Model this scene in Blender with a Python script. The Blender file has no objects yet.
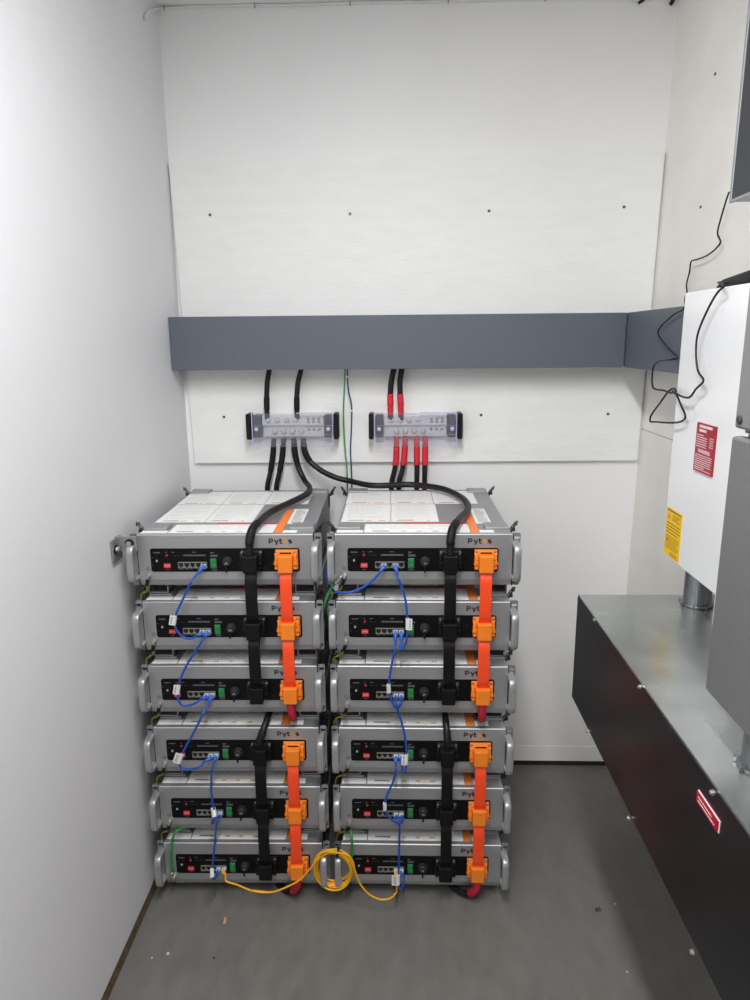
import bpy, bmesh, math, random
from mathutils import Vector, Matrix, Euler
random.seed(7)
SC = bpy.context.scene
COL = SC.collection
PI = math.pi

# ------------------------------------------------------------------ materials
def lin(c):
    c /= 255.0
    return c/12.92 if c <= .04045 else ((c+.055)/1.055)**2.4
def rgb(r, g, b): return (lin(r), lin(g), lin(b), 1)
def mat(name, col, rough=.5, metal=0., noise=0., nscale=8., bump=0., bscale=120., spec=.5, coat=0., stretch=None, rvar=0.):
    m = bpy.data.materials.new(name); m.use_nodes = True
    N = m.node_tree.nodes; Lk = m.node_tree.links
    b = N['Principled BSDF']
    b.inputs['Base Color'].default_value = col
    b.inputs['Roughness'].default_value = rough
    b.inputs['Metallic'].default_value = metal
    b.inputs['Specular IOR Level'].default_value = spec
    if coat: b.inputs['Coat Weight'].default_value = coat; b.inputs['Coat Roughness'].default_value = .08
    tc = N.new('ShaderNodeTexCoord'); src = tc.outputs['Object']
    if stretch:
        mp = N.new('ShaderNodeMapping'); mp.inputs['Scale'].default_value = stretch
        Lk.new(src, mp.inputs['Vector']); src = mp.outputs['Vector']
    n1 = N.new('ShaderNodeTexNoise'); n1.inputs['Scale'].default_value = nscale; n1.inputs['Detail'].default_value = 6
    Lk.new(src, n1.inputs['Vector'])
    rp = N.new('ShaderNodeValToRGB')
    k = noise
    rp.color_ramp.elements[0].position = .3; rp.color_ramp.elements[1].position = .7
    rp.color_ramp.elements[0].color = (col[0]*(1-k), col[1]*(1-k), col[2]*(1-k), 1)
    rp.color_ramp.elements[1].color = (min(1, col[0]*(1+k)), min(1, col[1]*(1+k)), min(1, col[2]*(1+k)), 1)
    Lk.new(n1.outputs['Fac'], rp.inputs['Fac']); Lk.new(rp.outputs['Color'], b.inputs['Base Color'])
    if rvar:
        mr = N.new('ShaderNodeMapRange'); mr.inputs['To Min'].default_value = max(.02, rough-rvar); mr.inputs['To Max'].default_value = rough+rvar
        Lk.new(n1.outputs['Fac'], mr.inputs['Value']); Lk.new(mr.outputs['Result'], b.inputs['Roughness'])
    if bump:
        n2 = N.new('ShaderNodeTexNoise'); n2.inputs['Scale'].default_value = bscale; n2.inputs['Detail'].default_value = 4
        Lk.new(src, n2.inputs['Vector'])
        bp = N.new('ShaderNodeBump'); bp.inputs['Strength'].default_value = bump; bp.inputs['Distance'].default_value = .004
        Lk.new(n2.outputs['Fac'], bp.inputs['Height']); Lk.new(bp.outputs['Normal'], b.inputs['Normal'])
    return m

M = dict(
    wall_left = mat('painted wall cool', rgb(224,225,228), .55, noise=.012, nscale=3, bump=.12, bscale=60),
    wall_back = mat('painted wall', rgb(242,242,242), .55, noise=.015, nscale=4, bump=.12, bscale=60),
    wall_right = mat('painted board cream', rgb(243,240,234), .6, noise=.035, nscale=7, bump=.25, bscale=45),
    darkened_wall = mat('darkened unseen wall', rgb(70,70,72), .6, noise=.02),
    board = mat('painted plywood', rgb(241,242,240), .55, noise=.02, nscale=9, bump=.22, bscale=40, stretch=(1,1,4)),
    ceiling = mat('ceiling paint', rgb(240,240,240), .7, noise=.01),
    floor = mat('grey floor paint', rgb(108,106,102), .5, noise=.11, nscale=16, bump=.4, bscale=110, rvar=.1, stretch=(1.6,.7,1)),
    strip = mat('raw fibreboard edge', rgb(84,68,48), .9, noise=.5, nscale=60, bump=.8, bscale=150),
    darkgap = mat('dark gap', rgb(38,36,34), .9, noise=.3, nscale=40),
    trunk = mat('grey pvc trunking', rgb(94,99,110), .45, noise=.02, nscale=4),
    trunk_in = mat('trunking seam', rgb(55,58,64), .6),
    alu = mat('grey anodised front', rgb(176,177,179), .45, .7, noise=.03, nscale=6, bump=.04, bscale=400),
    case = mat('grey sheet steel case', rgb(168,169,171), .45, .6, noise=.04, nscale=6),
    ear = mat('rack ear steel', rgb(156,157,160), .45, .65, noise=.03),
    handle = mat('satin silver', rgb(176,177,178), .36, .6, noise=.03, bump=.03, bscale=300),
    black = mat('black panel', rgb(7,7,8), .5, noise=.1, spec=.22),
    blackplastic = mat('black plastic', rgb(8,8,9), .5, noise=.15, nscale=30, spec=.3),
    blackstrap = mat('black strap', rgb(10,10,11), .55, noise=.15, nscale=60, spec=.28),
    rubber = mat('black cable jacket', rgb(19,19,20), .45, noise=.15, nscale=40, spec=.4),
    shrink = mat('black heat shrink', rgb(18,18,20), .6, spec=.3),
    redshrink = mat('red heat shrink', rgb(206,34,50), .5, noise=.06, nscale=60),
    pinkshrink = mat('crimson heat shrink', rgb(176,26,52), .5, noise=.08, nscale=60),
    orange = mat('orange plug plastic', rgb(240,130,34), .42, noise=.05, nscale=30),
    orangestrap = mat('orange red strap', rgb(246,76,32), .45, noise=.05, nscale=60),
    steel = mat('bright steel', rgb(200,198,194), .28, .9, noise=.08, nscale=50),
    darksteel = mat('dark steel', rgb(92,90,88), .38, .8, noise=.2, nscale=80),
    bracket = mat('zinc bracket', rgb(160,160,158), .4, .7, noise=.1, nscale=30),
    capgrey = mat('charcoal cap', rgb(40,40,40), .5),
    screwbright = mat('bright terminal screw', rgb(226,226,222), .3, .35),
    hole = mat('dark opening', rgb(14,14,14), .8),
    red = mat('red plastic', rgb(214,46,56), .45),
    led = mat('red indicator lens', rgb(170,24,34), .3),
    green = mat('green terminal', rgb(44,124,72), .5),
    slot = mat('grey slot cover', rgb(82,88,92), .5),
    portframe = mat('port shield', rgb(146,143,134), .4, .4),
    print_white = mat('white print', rgb(170,172,174), .6),
    print_dim = mat('dim print', rgb(110,112,114), .6),
    logo = mat('black print', rgb(26,26,26), .5),
    logo_orange = mat('amber print', rgb(206,150,70), .5),
    paper = mat('white label paper', rgb(240,240,238), .55, noise=.012),
    papergrey = mat('grey label print', rgb(222,222,221), .6),
    paperdark = mat('dark label print', rgb(150,148,146), .6),
    papergold = mat('amber label print', rgb(224,176,104), .6),
    redlabel = mat('red label stripe', rgb(226,64,74), .5),
    orangelabel = mat('orange label', rgb(250,136,54), .5),
    blue = mat('blue cable', rgb(26,76,170), .38, noise=.04, nscale=50),
    blueboot = mat('blue plug boot', rgb(46,98,196), .35),
    clearplug = mat('clear plug', rgb(190,200,214), .2),
    tagpaper = mat('white cable tag', rgb(222,222,220), .5),
    yellow = mat('yellow cable', rgb(232,170,18), .4, noise=.04, nscale=60),
    yellowplug = mat('amber plug boot', rgb(232,158,24), .45),
    yg = mat('yellow green wire', rgb(150,140,48), .5, noise=.35, nscale=25),
    greenwire = mat('green wire', rgb(46,140,62), .45),
    greentop = mat('leaf green wire', rgb(70,150,70), .45),
    bluewire = mat('dark blue wire', rgb(36,62,128), .45),
    galv = mat('galvanised sheet', rgb(178,182,180), .26, .8, noise=.12, nscale=14, rvar=.05),
    galvpipe = mat('galvanised pipe', rgb(150,156,158), .33, .9, noise=.15, nscale=20, rvar=.06),
    blacksteel = mat('black oiled steel', rgb(82,85,90), .32, 1., noise=.22, nscale=5, rvar=.05, stretch=(1,1,.5)),
    white_enamel = mat('white enamel', rgb(236,237,238), .22, noise=.006, coat=.3),
    greybox = mat('grey enamel', rgb(104,105,106), .42, noise=.03, nscale=90, bump=.05, bscale=500),
    greybox2 = mat('grey enamel light', rgb(118,119,120), .42, noise=.03, nscale=90, bump=.05, bscale=500),
    redplate = mat('red engraved plastic', rgb(160,16,40), .4),
    whiteprint = mat('white engraved print', rgb(235,215,218), .5),
    yellowlabel = mat('yellow sticker', rgb(246,200,22), .5),
    ylprint = mat('olive sticker print', rgb(150,118,20), .6),
    charcoal = mat('charcoal enamel', rgb(40,42,46), .4, noise=.03),
    silverframe = mat('silver frame', rgb(158,162,168), .4, .4),
    whitecable = mat('white painted cable', rgb(228,228,226), .6),
    wood = mat('raw wood chip', rgb(190,150,118), .8),
    fleck = mat('pale fleck', rgb(205,205,200), .7),
    stain = mat('yellow stain', rgb(150,148,84), .4, .5),
)
# two-tone yellow/green earth wire: stripes come from the wire's own print
# clear cover
def clear_mat():
    m = bpy.data.materials.new('clear cover'); m.use_nodes = True
    N = m.node_tree.nodes; Lk = m.node_tree.links
    N.remove(N['Principled BSDF'])
    out = N['Material Output']
    tr = N.new('ShaderNodeBsdfTransparent'); tr.inputs['Color'].default_value = (.93,.93,.96,1)
    df = N.new('ShaderNodeBsdfPrincipled'); df.inputs['Base Color'].default_value = rgb(214,214,228); df.inputs['Roughness'].default_value = .12
    fr = N.new('ShaderNodeTexNoise'); fr.inputs['Scale'].default_value = 30
    mr = N.new('ShaderNodeMapRange'); mr.inputs['To Min'].default_value = .05; mr.inputs['To Max'].default_value = .10
    Lk.new(fr.outputs['Fac'], mr.inputs['Value'])
    mx = N.new('ShaderNodeMixShader'); Lk.new(mr.outputs['Result'], mx.inputs['Fac'])
    Lk.new(tr.outputs['BSDF'], mx.inputs[1]); Lk.new(df.outputs['BSDF'], mx.inputs[2]); Lk.new(mx.outputs['Shader'], out.inputs['Surface'])
    return m
M['clear'] = clear_mat()
M['coveredge'] = mat('violet cover edge', rgb(190,186,222), .3)
M['busbar'] = mat('tinned busbar', rgb(226,226,224), .4, .1, noise=.06, nscale=40)
M['greybase'] = mat('dark grey base', rgb(64,64,68), .5)

# ------------------------------------------------------------------ mesh helpers
def link(name, bm, material, parent=None, smooth=False, bevel=0):
    bmesh.ops.recalc_face_normals(bm, faces=bm.faces)
    me = bpy.data.meshes.new(name); bm.to_mesh(me); bm.free()
    if smooth:
        for p in me.polygons: p.use_smooth = True
    me.materials.append(M[material] if isinstance(material, str) else material)
    o = bpy.data.objects.new(name, me); COL.objects.link(o)
    if parent: o.parent = parent
    if bevel:
        md = o.modifiers.new('edge', 'BEVEL'); md.width = bevel; md.segments = 2; md.limit_method = 'ANGLE'
    return o
def merge(o, bm, material):      # print on a part: added to the part's own mesh as another material
    bmesh.ops.recalc_face_normals(bm, faces=bm.faces)
    tmp = bpy.data.meshes.new('print'); bm.to_mesh(tmp); bm.free()
    b = BM(); b.from_mesh(o.data); n = len(b.faces); b.from_mesh(tmp); b.faces.ensure_lookup_table()
    for f in b.faces[n:]: f.material_index = len(o.data.materials)
    b.to_mesh(o.data); b.free(); bpy.data.meshes.remove(tmp); o.data.materials.append(M[material]); return o
def tag(o, label=None, cat=None, group=None, kind=None):
    if label: o['label'] = label
    if cat: o['category'] = cat
    if group: o['group'] = group
    if kind: o['kind'] = kind
    return o
def thing(name, label, cat, loc=(0,0,0), rz=0, group=None):
    o = bpy.data.objects.new(name, None); COL.objects.link(o); o.empty_display_size = .05
    o.location = loc; o.rotation_euler = (0,0,rz)
    return tag(o, label, cat, group)
def BM(): return bmesh.new()
def box(bm, x0, x1, y0, y1, z0, z1):
    v = [bm.verts.new(c) for c in ((x0,y0,z0),(x1,y0,z0),(x1,y1,z0),(x0,y1,z0),(x0,y0,z1),(x1,y0,z1),(x1,y1,z1),(x0,y1,z1))]
    for f in ((0,3,2,1),(4,5,6,7),(0,1,5,4),(1,2,6,5),(2,3,7,6),(3,0,4,7)): bm.faces.new([v[i] for i in f])
    return bm
def hexa(bm, b, t):
    v = [bm.verts.new(c) for c in list(b)+list(t)]
    for f in ((0,3,2,1),(4,5,6,7),(0,1,5,4),(1,2,6,5),(2,3,7,6),(3,0,4,7)): bm.faces.new([v[i] for i in f])
    return bm
def basis(axis):
    a = Vector(axis).normalized(); h = Vector((0,0,1)) if abs(a.z) < .9 else Vector((1,0,0))
    u = a.cross(h).normalized(); return u, a.cross(u).normalized()
def cyl(bm, p, q, r, r2=None, n=20, cap=True):
    p, q = Vector(p), Vector(q); u, v = basis(q-p); r2 = r if r2 is None else r2
    A = [bm.verts.new(p+u*math.cos(2*PI*i/n)*r+v*math.sin(2*PI*i/n)*r) for i in range(n)]
    B = [bm.verts.new(q+u*math.cos(2*PI*i/n)*r2+v*math.sin(2*PI*i/n)*r2) for i in range(n)]
    for i in range(n): bm.faces.new((A[i], A[(i+1)%n], B[(i+1)%n], B[i]))
    if cap: bm.faces.new(A[::-1]); bm.faces.new(B)
    return bm
def lathe(bm, prof, p, axis, n=20):     # prof: (radius, distance along the axis)
    p = Vector(p); a = Vector(axis).normalized(); u, v = basis(a); rings = []
    for r, d in prof:
        rings.append([bm.verts.new(p+a*d+(u*math.cos(2*PI*i/n)+v*math.sin(2*PI*i/n))*max(r, 1e-5)) for i in range(n)])
    for A, B in zip(rings, rings[1:]):
        for i in range(n): bm.faces.new((A[i], A[(i+1)%n], B[(i+1)%n], B[i]))
    bm.faces.new(rings[0][::-1]); bm.faces.new(rings[-1])
    return bm
def catmull(P, k=8):
    P = [Vector(a) for a in P]
    if len(P) < 3: return P
    Q = [P[0]*2-P[1]]+P+[P[-1]*2-P[-2]]; out = []
    for i in range(1, len(Q)-2):
        a, b, c, d = Q[i-1:i+3]
        ta = max((b-a).length, 1e-6)**.5; tb = max((c-b).length, 1e-6)**.5; tc = max((d-c).length, 1e-6)**.5
        t0, t1 = 0, ta; t2 = t1+tb; t3 = t2+tc
        for s in range(k):
            t = t1+(t2-t1)*s/k
            A1 = a*((t1-t)/(t1-t0))+b*((t-t0)/(t1-t0)); A2 = b*((t2-t)/(t2-t1))+c*((t-t1)/(t2-t1)); A3 = c*((t3-t)/(t3-t2))+d*((t-t2)/(t3-t2))
            B1 = A1*((t2-t)/(t2-t0))+A2*((t-t0)/(t2-t0)); B2 = A2*((t3-t)/(t3-t1))+A3*((t-t1)/(t3-t1))
            out.append(B1*((t2-t)/(t2-t1))+B2*((t-t1)/(t2-t1)))
    out.append(P[-1]); return out
def tube(bm, P, r, n=12, k=8, smooth=True, prof=None, up=None):
    P = catmull(P, k) if smooth else [Vector(a) for a in P]
    C = [P[0]]
    for a in P[1:]:
        if (a-C[-1]).length > 1e-5: C.append(a)
    P = C
    T = [(P[min(i+1, len(P)-1)]-P[max(i-1, 0)]).normalized() for i in range(len(P))]
    if up is None: u, _ = basis(T[0])
    else: u = Vector(up)
    rings = []
    for i, (p, t) in enumerate(zip(P, T)):
        u = (u-t*u.dot(t)).normalized(); v = t.cross(u)
        rr = r(i/(len(P)-1)) if callable(r) else r
        if prof: rings.append([bm.verts.new(p+u*a+v*b) for a, b in prof])
        else: rings.append([bm.verts.new(p+(u*math.cos(2*PI*j/n)+v*math.sin(2*PI*j/n))*rr) for j in range(n)])
    m = len(rings[0])
    for A, B in zip(rings, rings[1:]):
        for j in range(m): bm.faces.new((A[j], A[(j+1)%m], B[(j+1)%m], B[j]))
    bm.faces.new(rings[0][::-1]); bm.faces.new(rings[-1])
    return bm
def rrect(x0, x1, z0, z1, r, n=6):
    out = []
    for cx, cz, a0 in ((x1-r,z1-r,0),(x0+r,z1-r,90),(x0+r,z0+r,180),(x1-r,z0+r,270)):
        for i in range(n+1):
            a = math.radians(a0+90*i/n); out.append((cx+r*math.cos(a), cz+r*math.sin(a)))
    return out
def plate_mesh(outline, holes, y0, y1):
    """flat plate in the xz plane with real holes, from depth y0 to y1 -> bmesh"""
    cu = bpy.data.curves.new('p', 'CURVE'); cu.dimensions = '2D'; cu.fill_mode = 'BOTH'; cu.extrude = (y1-y0)/2
    for poly in [outline]+holes:
        s = cu.splines.new('POLY'); s.points.add(len(poly)-1); s.use_cyclic_u = True
        for p, (a, b) in zip(s.points, poly): p.co = (a, b, 0, 1)
    o = bpy.data.objects.new('p', cu); COL.objects.link(o)
    dg = bpy.context.evaluated_depsgraph_get(); me = bpy.data.meshes.new_from_object(o.evaluated_get(dg))
    bm = BM(); bm.from_mesh(me)
    bpy.data.objects.remove(o); bpy.data.curves.remove(cu); bpy.data.meshes.remove(me)
    for v in bm.verts: v.co = Vector((v.co.x, (y0+y1)/2-v.co.z, v.co.y))
    return bm
def text_mesh(body, size, sx=1., extrude=.0002, offset=0.):
    cu = bpy.data.curves.new('t', 'FONT'); cu.body = body; cu.size = size; cu.extrude = extrude; cu.offset = offset
    o = bpy.data.objects.new('t', cu); COL.objects.link(o)
    dg = bpy.context.evaluated_depsgraph_get(); me = bpy.data.meshes.new_from_object(o.evaluated_get(dg))
    bm = BM(); bm.from_mesh(me); bpy.data.objects.remove(o); bpy.data.curves.remove(cu); bpy.data.meshes.remove(me)
    for v in bm.verts: v.co = Vector((v.co.x*sx, -v.co.z, v.co.y))
    return bm
def copy_tree(o, parent=None):
    c = o.copy(); COL.objects.link(c)
    if parent: c.parent = parent
    for ch in list(o.children): copy_tree(ch, c)
    return c

# ------------------------------------------------------------------ the room
WR = lambda z: 1.491+(z-.667)*.0116        # the right wall leans a little
CEIL = 2.49; YF = -3.7
def struct(name, bm, m, **k): return tag(link(name, bm, m, **k), kind='structure')
struct('floor', box(BM(), -.06, 1.6, YF, .06, -.06, 0), 'floor')
struct('ceiling', box(BM(), -.06, 1.6, YF, .06, CEIL, CEIL+.05), 'ceiling')
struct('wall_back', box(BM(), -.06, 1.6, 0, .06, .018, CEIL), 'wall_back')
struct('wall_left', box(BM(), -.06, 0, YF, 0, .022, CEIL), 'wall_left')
struct('wall_front', box(BM(), -.06, 1.6, YF-.06, YF, 0, CEIL), 'darkened_wall')  # unseen wall, colour darkened to cut bounce light onto the stack fronts
ZS0, ZS1 = 1.238, 1.242
bm = BM()
def rw(z0, z1, off):
    hexa(bm, ((WR(z0)+off,YF,z0),(1.6,YF,z0),(1.6,0,z0),(WR(z0)+off,0,z0)), ((WR(z1)+off,YF,z1),(1.6,YF,z1),(1.6,0,z1),(WR(z1)+off,0,z1)))
rw(0, ZS0, .0); rw(ZS1, CEIL, .0); rw(ZS0, ZS1, .008)
struct('wall_right', bm, 'wall_right')
# raw edge under the left wall, dark gap and low board along the back wall
bm = BM(); hexa(bm, ((-.03,YF,0),(.006,YF,0),(.006,-.002,0),(-.03,-.002,0)), ((-.03,YF,.024),(.0,YF,.024),(.0,-.002,.024),(-.03,-.002,.024)))
struct('baseboard_left', bm, 'strip')
struct('trim_1', box(BM(), .007, 1.48, -.001, .03, 0, .018), 'darkgap')
struct('baseboard_back', box(BM(), .002, 1.48, -.0012, 0, .018, .078), 'wall_back')

# plywood backboard with its fixing screws
bb = thing('plywood_board', 'white painted plywood backboard screwed to the back wall behind the grey trunking', 'board', (.75,0,1.133))
bm = BM(); X = .75; Z = 1.133
hexa(bm, ((.024-X,-.018,0),(1.487-X,-.018,.004),(1.487-X,-.0004,.004),(.024-X,-.0004,0)), ((.004-X,-.018,2.062-Z),(1.5-X,-.018,2.072-Z),(1.5-X,-.0004,2.072-Z),(.004-X,-.0004,2.062-Z)))
link('panel', bm, 'board', bb, bevel=.0012)
for (x, y, z) in [(0.5563,-0.0180,1.9083),(0.9816,-0.0180,1.9113),(1.3895,-0.0180,1.9172),(0.1228,-0.0180,1.9111),(0.1306,-0.0180,1.2872),(1.3825,-0.0180,1.2901),(0.9731,-0.0180,1.2891)]:
    bm = BM(); lathe(bm, [(.0045,0),(.0045,.0012),(.002,.0012),(.0018,.0004)], (x-X,-.0181,z-Z), (0,-1,0), 12)
    link('screw', bm, 'darksteel', bb)
rb = [(1.2,'x')]
for i, (x, y, z) in enumerate([(1.5050,-0.3101,2.1813),(1.5050,-0.3035,1.8664)]):
    bm = BM(); lathe(bm, [(.004,-.001),(.004,.0015),(.001,.002)], (0,0,0), (-1,0,0), 12)
    o = link('screw_head', bm, 'darksteel'); o.location = (WR(z)-.0005, y, z)
    tag(o, ['rusty screw head high on the cream right wall', 'rusty screw head in the right wall beside the dark cabinet'][i], 'screw')

# white cable clipped along the top of the back wall
cw = thing('wall_cable', 'white painted cable clipped along the top of the back wall', 'cable', (.75,-.006,2.476))
wp = [(0.0040,-0.1458,2.3998),(0.0040,-0.1294,2.4185),(0.0040,-0.0818,2.4477)]+[(.012,-.008,2.482),(.06,-.005,2.485),(.287,-.005,2.4855),(.42,-.005,2.483),(.565,-.005,2.4855),(.8,-.005,2.484),(1.1,-.005,2.4855),(1.37,-.005,2.482),(1.40,-.006,2.474),(1.44,-.006,2.480)]
bm = BM(); tube(bm, [(a-.75, b+.006, c-2.476) for a, b, c in wp], .0036, 8)
link('cable', bm, 'whitecable', cw, smooth=True)
for x in (.02,.287,.565,.85,1.13):
    bm = BM(); box(bm, x-.7515, x-.7485, -.004, .006, .004, .013); link('clip', bm, 'bracket', cw)
bm = BM(); tube(bm, [(1.395,-.006,2.468),(1.407,-.008,2.474),(1.418,-.008,2.484)], .0045, 8)
tag(link('foam_bead', bm, 'rubber'), 'small black scrap at the ceiling edge above the back wall', 'scrap')
bm = BM(); tube(bm, [(1.487,-.008,2.462),(1.493,-.008,2.474),(1.497,-.008,2.486)], .0055, 8)
tag(link('foam_bead', bm, 'rubber'), 'black foam scrap in the top right corner of the room', 'scrap')

# ------------------------------------------------------------------ cable trunking
D = .12; Z0T, Z1T = 1.443, 1.604; XC = 1.391; YE = -.715
tr = thing('cable_trunking', 'long slate grey cable trunking across the back wall', 'trunking', (.70,-.018,Z0T))
bm = BM(); box(bm, .003-.70, XC-.70, -D+.018+.003, -.0005, .002, Z1T-Z0T-.002); link('channel', bm, 'trunk', tr, bevel=.001)
bm = BM(); box(bm, .001-.70, XC-.002-.70, -D+.018, -D+.018+.003, 0, Z1T-Z0T); link('cover', bm, 'trunk', tr, bevel=.001)
tr2 = thing('cable_trunking', 'short slate grey trunking on the right wall ending at the white cabinet', 'trunking', (1.45,-.4,Z0T))
bm = BM(); hexa(bm, ((XC+.003-1.45,YE+.4,.002),(WR(Z0T)-1.451,YE+.4,.002),(WR(Z0T)-1.451,.38,.002),(XC+.003-1.45,.38,.002)), ((XC+.003-1.45,YE+.4,Z1T-Z0T-.002),(WR(Z0T)-1.451,YE+.4,Z1T-Z0T-.002),(WR(Z0T)-1.451,.38,Z1T-Z0T-.002),(XC+.003-1.45,.38,Z1T-Z0T-.002)))
link('channel', bm, 'trunk', tr2)
bm = BM(); box(bm, XC-1.45, XC+.003-1.45, YE+.4, -D+.4, 0, Z1T-Z0T); link('cover', bm, 'trunk', tr2, bevel=.001)

# ------------------------------------------------------------------ battery module (built once, then copied)
EW, EH, PT, Z0 = .4826, .1355, .178, .036
DP = .53; BX0, BX1 = .0213, .4613
def dashes(bm, x0, x1, z0, z1, rows, plane, fill=.8, h=.5, off=-.0003):
    """small blocks of printed lines"""
    dz = (z1-z0)/rows
    for r in range(rows):
        z = z1-dz*(r+.5); x = x0; end = x0+(x1-x0)*(1 if random.random() < .6 else random.uniform(.5, 1))
        while x < end-1e-5:
            w = min(end-x, (x1-x0)*random.uniform(.05, .2))
            if plane == 'front': box(bm, x, x+w*.82, off, off+.0002, z-dz*h/2, z+dz*h/2)
            else: box(bm, x, x+w*.82, z-dz*h/2, z+dz*h/2, off, off+.0002)
            x += w
def make_module():
    root = thing('battery_module', 'x', 'battery')
    # case: sheet steel box with a lipped front bezel
    bm = BM(); box(bm, BX0, BX1, .014, DP, .002, EH-.002); link('case', bm, 'case', root, bevel=.0015)
    prof = [(.014,.0),(.006,.001),(0,.0175),(0,EH-.002),(.002,EH),(.014,EH)]
    bm = BM(); A = [bm.verts.new((BX0-.001, y, z)) for y, z in prof]; B = [bm.verts.new((BX1+.001, y, z)) for y, z in prof]
    n = len(prof)
    for i in range(n): bm.faces.new((A[i], A[(i+1)%n], B[(i+1)%n], B[i]))
    bm.faces.new(A[::-1]); bm.faces.new(B)
    link('front_bezel', bm, 'alu', root, bevel=.0008)
    for s, (a, b) in enumerate(((0,BX0-.003),(BX1+.003,EW))):
        c = (a+b)/2-(.001 if s == 0 else -.001)
        holes = [rrect(c-.0075, c+.0065, z-.0036, z+.0036, .0034, 4) for z in (.0125, EH-.0125)]
        e = link('rack_ear', plate_mesh(rrect(a, b, 0, EH, .004, 4), holes, .009, .012), 'ear', root)
        bm = BM()
        for z in (.0125, EH-.0125): box(bm, c-.0085, c+.0075,   .0122, .0130, z-.0045, z+.0045)
        bm.free()
        if s == 0:
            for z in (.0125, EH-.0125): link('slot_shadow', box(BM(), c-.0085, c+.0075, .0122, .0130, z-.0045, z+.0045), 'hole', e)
        link('seam_shade', box(BM(), *((b, BX0-.001) if s == 0 else (BX1+.001, a)), .0015, .012, .001, EH-.001), 'hole', e)  # dark strip in the ear gap, painted in place of its shadow line
        hx = .0135 if s == 0 else EW-.0135
        pr = [(.0092*math.copysign(abs(math.cos(t))**.6, math.cos(t)), .0055*math.copysign(abs(math.sin(t))**.6, math.sin(t))) for t in [2*PI*i/16 for i in range(16)]]
        bm = BM(); tube(bm, [(hx,.0095,.024),(hx,-.012,.024),(hx,-.024,.0245),(hx,-.033,.028),(hx,-.037,.036),(hx,-.038,.05),(hx,-.038,.068),(hx,-.038,.086),(hx,-.037,.100),(hx,-.033,.108),(hx,-.024,.1115),(hx,-.012,.112),(hx,.0095,.112)], 0, prof=pr, up=(1,0,0), k=4)
        link('handle', bm, 'handle', root, smooth=True)
    # black control panel and what sits on it
    cp = link('control_panel', plate_mesh(rrect(.052,.428,.0385,.0995,.006), [], -.0012, .002), 'black', root)
    bm = BM()
    outer = (.121,.194,.0485,.0645)
    box(bm, outer[0], outer[1], -.004, 0, outer[3]-.0022, outer[3]); box(bm, outer[0], outer[1], -.004, 0, outer[2], outer[2]+.0012)
    pw = (outer[1]-outer[0])/5
    for i in range(6): box(bm, outer[0]+pw*i-(.0013 if i else 0), outer[0]+pw*i+(.0013 if i < 5 else 0), -.004, 0, outer[2], outer[3])
    for i in range(5):
        for sx in (-1,1): box(bm, outer[0]+pw*(i+.5)+sx*.0045-.0014, outer[0]+pw*(i+.5)+sx*.0045+.0014, -.0038, 0, outer[2], outer[2]+.005)
    pb = link('network_ports', bm, 'portframe', cp)
    bm = BM(); box(bm, outer[0]+.001, outer[1]-.001, -.0016, -.0013, outer[2]+.001, outer[3]-.001); link('port_openings', bm, 'hole', cp)
    bm = BM(); box(bm, .085,.102, -.004, 0, .049,.0605); dsw = link('dip_switch', bm, 'red', cp)
    bm = BM()
    for i in range(4): box(bm, .0875+i*.0035, .0895+i*.0035, -.0046, -.004, .0535, .0575)
    merge(dsw, bm, 'print_white')
    bm = BM(); lathe(bm, [(.0034,0),(.0034,.002),(.002,.0034),(0,.0038)], (.0935,-.001,.0815), (0,-1,0), 14); link('indicator_light', bm, 'led', cp, smooth=True)
    bm = BM(); box(bm, .062,.075,-.003,0,.063,.083); link('power_switch', bm, 'blackplastic', cp, bevel=.001)
    bm = BM(); box(bm, .0665,.0705,-.0058,-.003,.066,.0705); link('switch_mark', bm, 'print_white', cp)
    bm = BM(); box(bm, .1355,.1915,-.0018,0,.0795,.0835); link('slot_cover', bm, 'slot', cp)
    g = BM(); box(g, .2035,.2185,-.0065,0,.0485,.0735); box(g, .206,.216,-.0095,-.006,.0515,.0605); box(g, .206,.216,-.0085,-.006,.0625,.0715); link('terminal_plug', g, 'green', cp, bevel=.0006)
    bm = BM(); lathe(bm, [(.0125,0),(.0125,.003),(.0105,.0035),(.0105,.012),(.009,.0145),(0,.0148)], (.246,-.001,.0655), (0,-1,0), 18); kb = link('cap', bm, 'capgrey', cp, smooth=False)
    bm = BM(); tube(bm, [(.246,-.014,.066),(.246,-.018,.060),(.2455,-.018,.050),(.245,-.015,.042)], .0026, 8); link('cap_tether', bm, 'shrink', cp, smooth=True)
    bm = BM(); cyl(bm, (.246,-.0155,.0635),(.246,-.0185,.0635), .0035, n=10); link('cap_tip', bm, 'steel', cp)
    bm = BM()
    for (a, b, z0, z1, r) in ((.060,.077,.087,.0905,1),(.090,.098,.0885,.091,1),(.106,.121,.0885,.091,1),(.158,.168,.0885,.091,1),(.204,.214,.0855,.090,2),(.204,.222,.0775,.083,2),(.205,.219,.041,.0465,2),(.122,.134,.0445,.0465,1),(.138,.147,.0445,.0465,1),(.151,.160,.0445,.0465,1),(.167,.176,.0445,.0465,1),(.182,.190,.0445,.0465,1),(.090,.097,.0425,.0445,1),(.055,.059,.0755,.077,1),(.055,.059,.055,.0565,1)):
        dashes(bm, a, b, z0, z1, r, 'front', h=.7, off=-.0016)
    for x in (.107,.114,.121): cyl(bm, (x,-.0012,.081),(x,-.0018,.081), .0008, n=8)
    merge(cp, bm, 'print_dim')
    # lettering
    def arc(cx, cz, rx, rz, a0, a1, n=10): return [(cx+rx*math.cos(math.radians(a0+(a1-a0)*i/n)), cz+rz*math.sin(math.radians(a0+(a1-a0)*i/n))) for i in range(n+1)]
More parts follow.
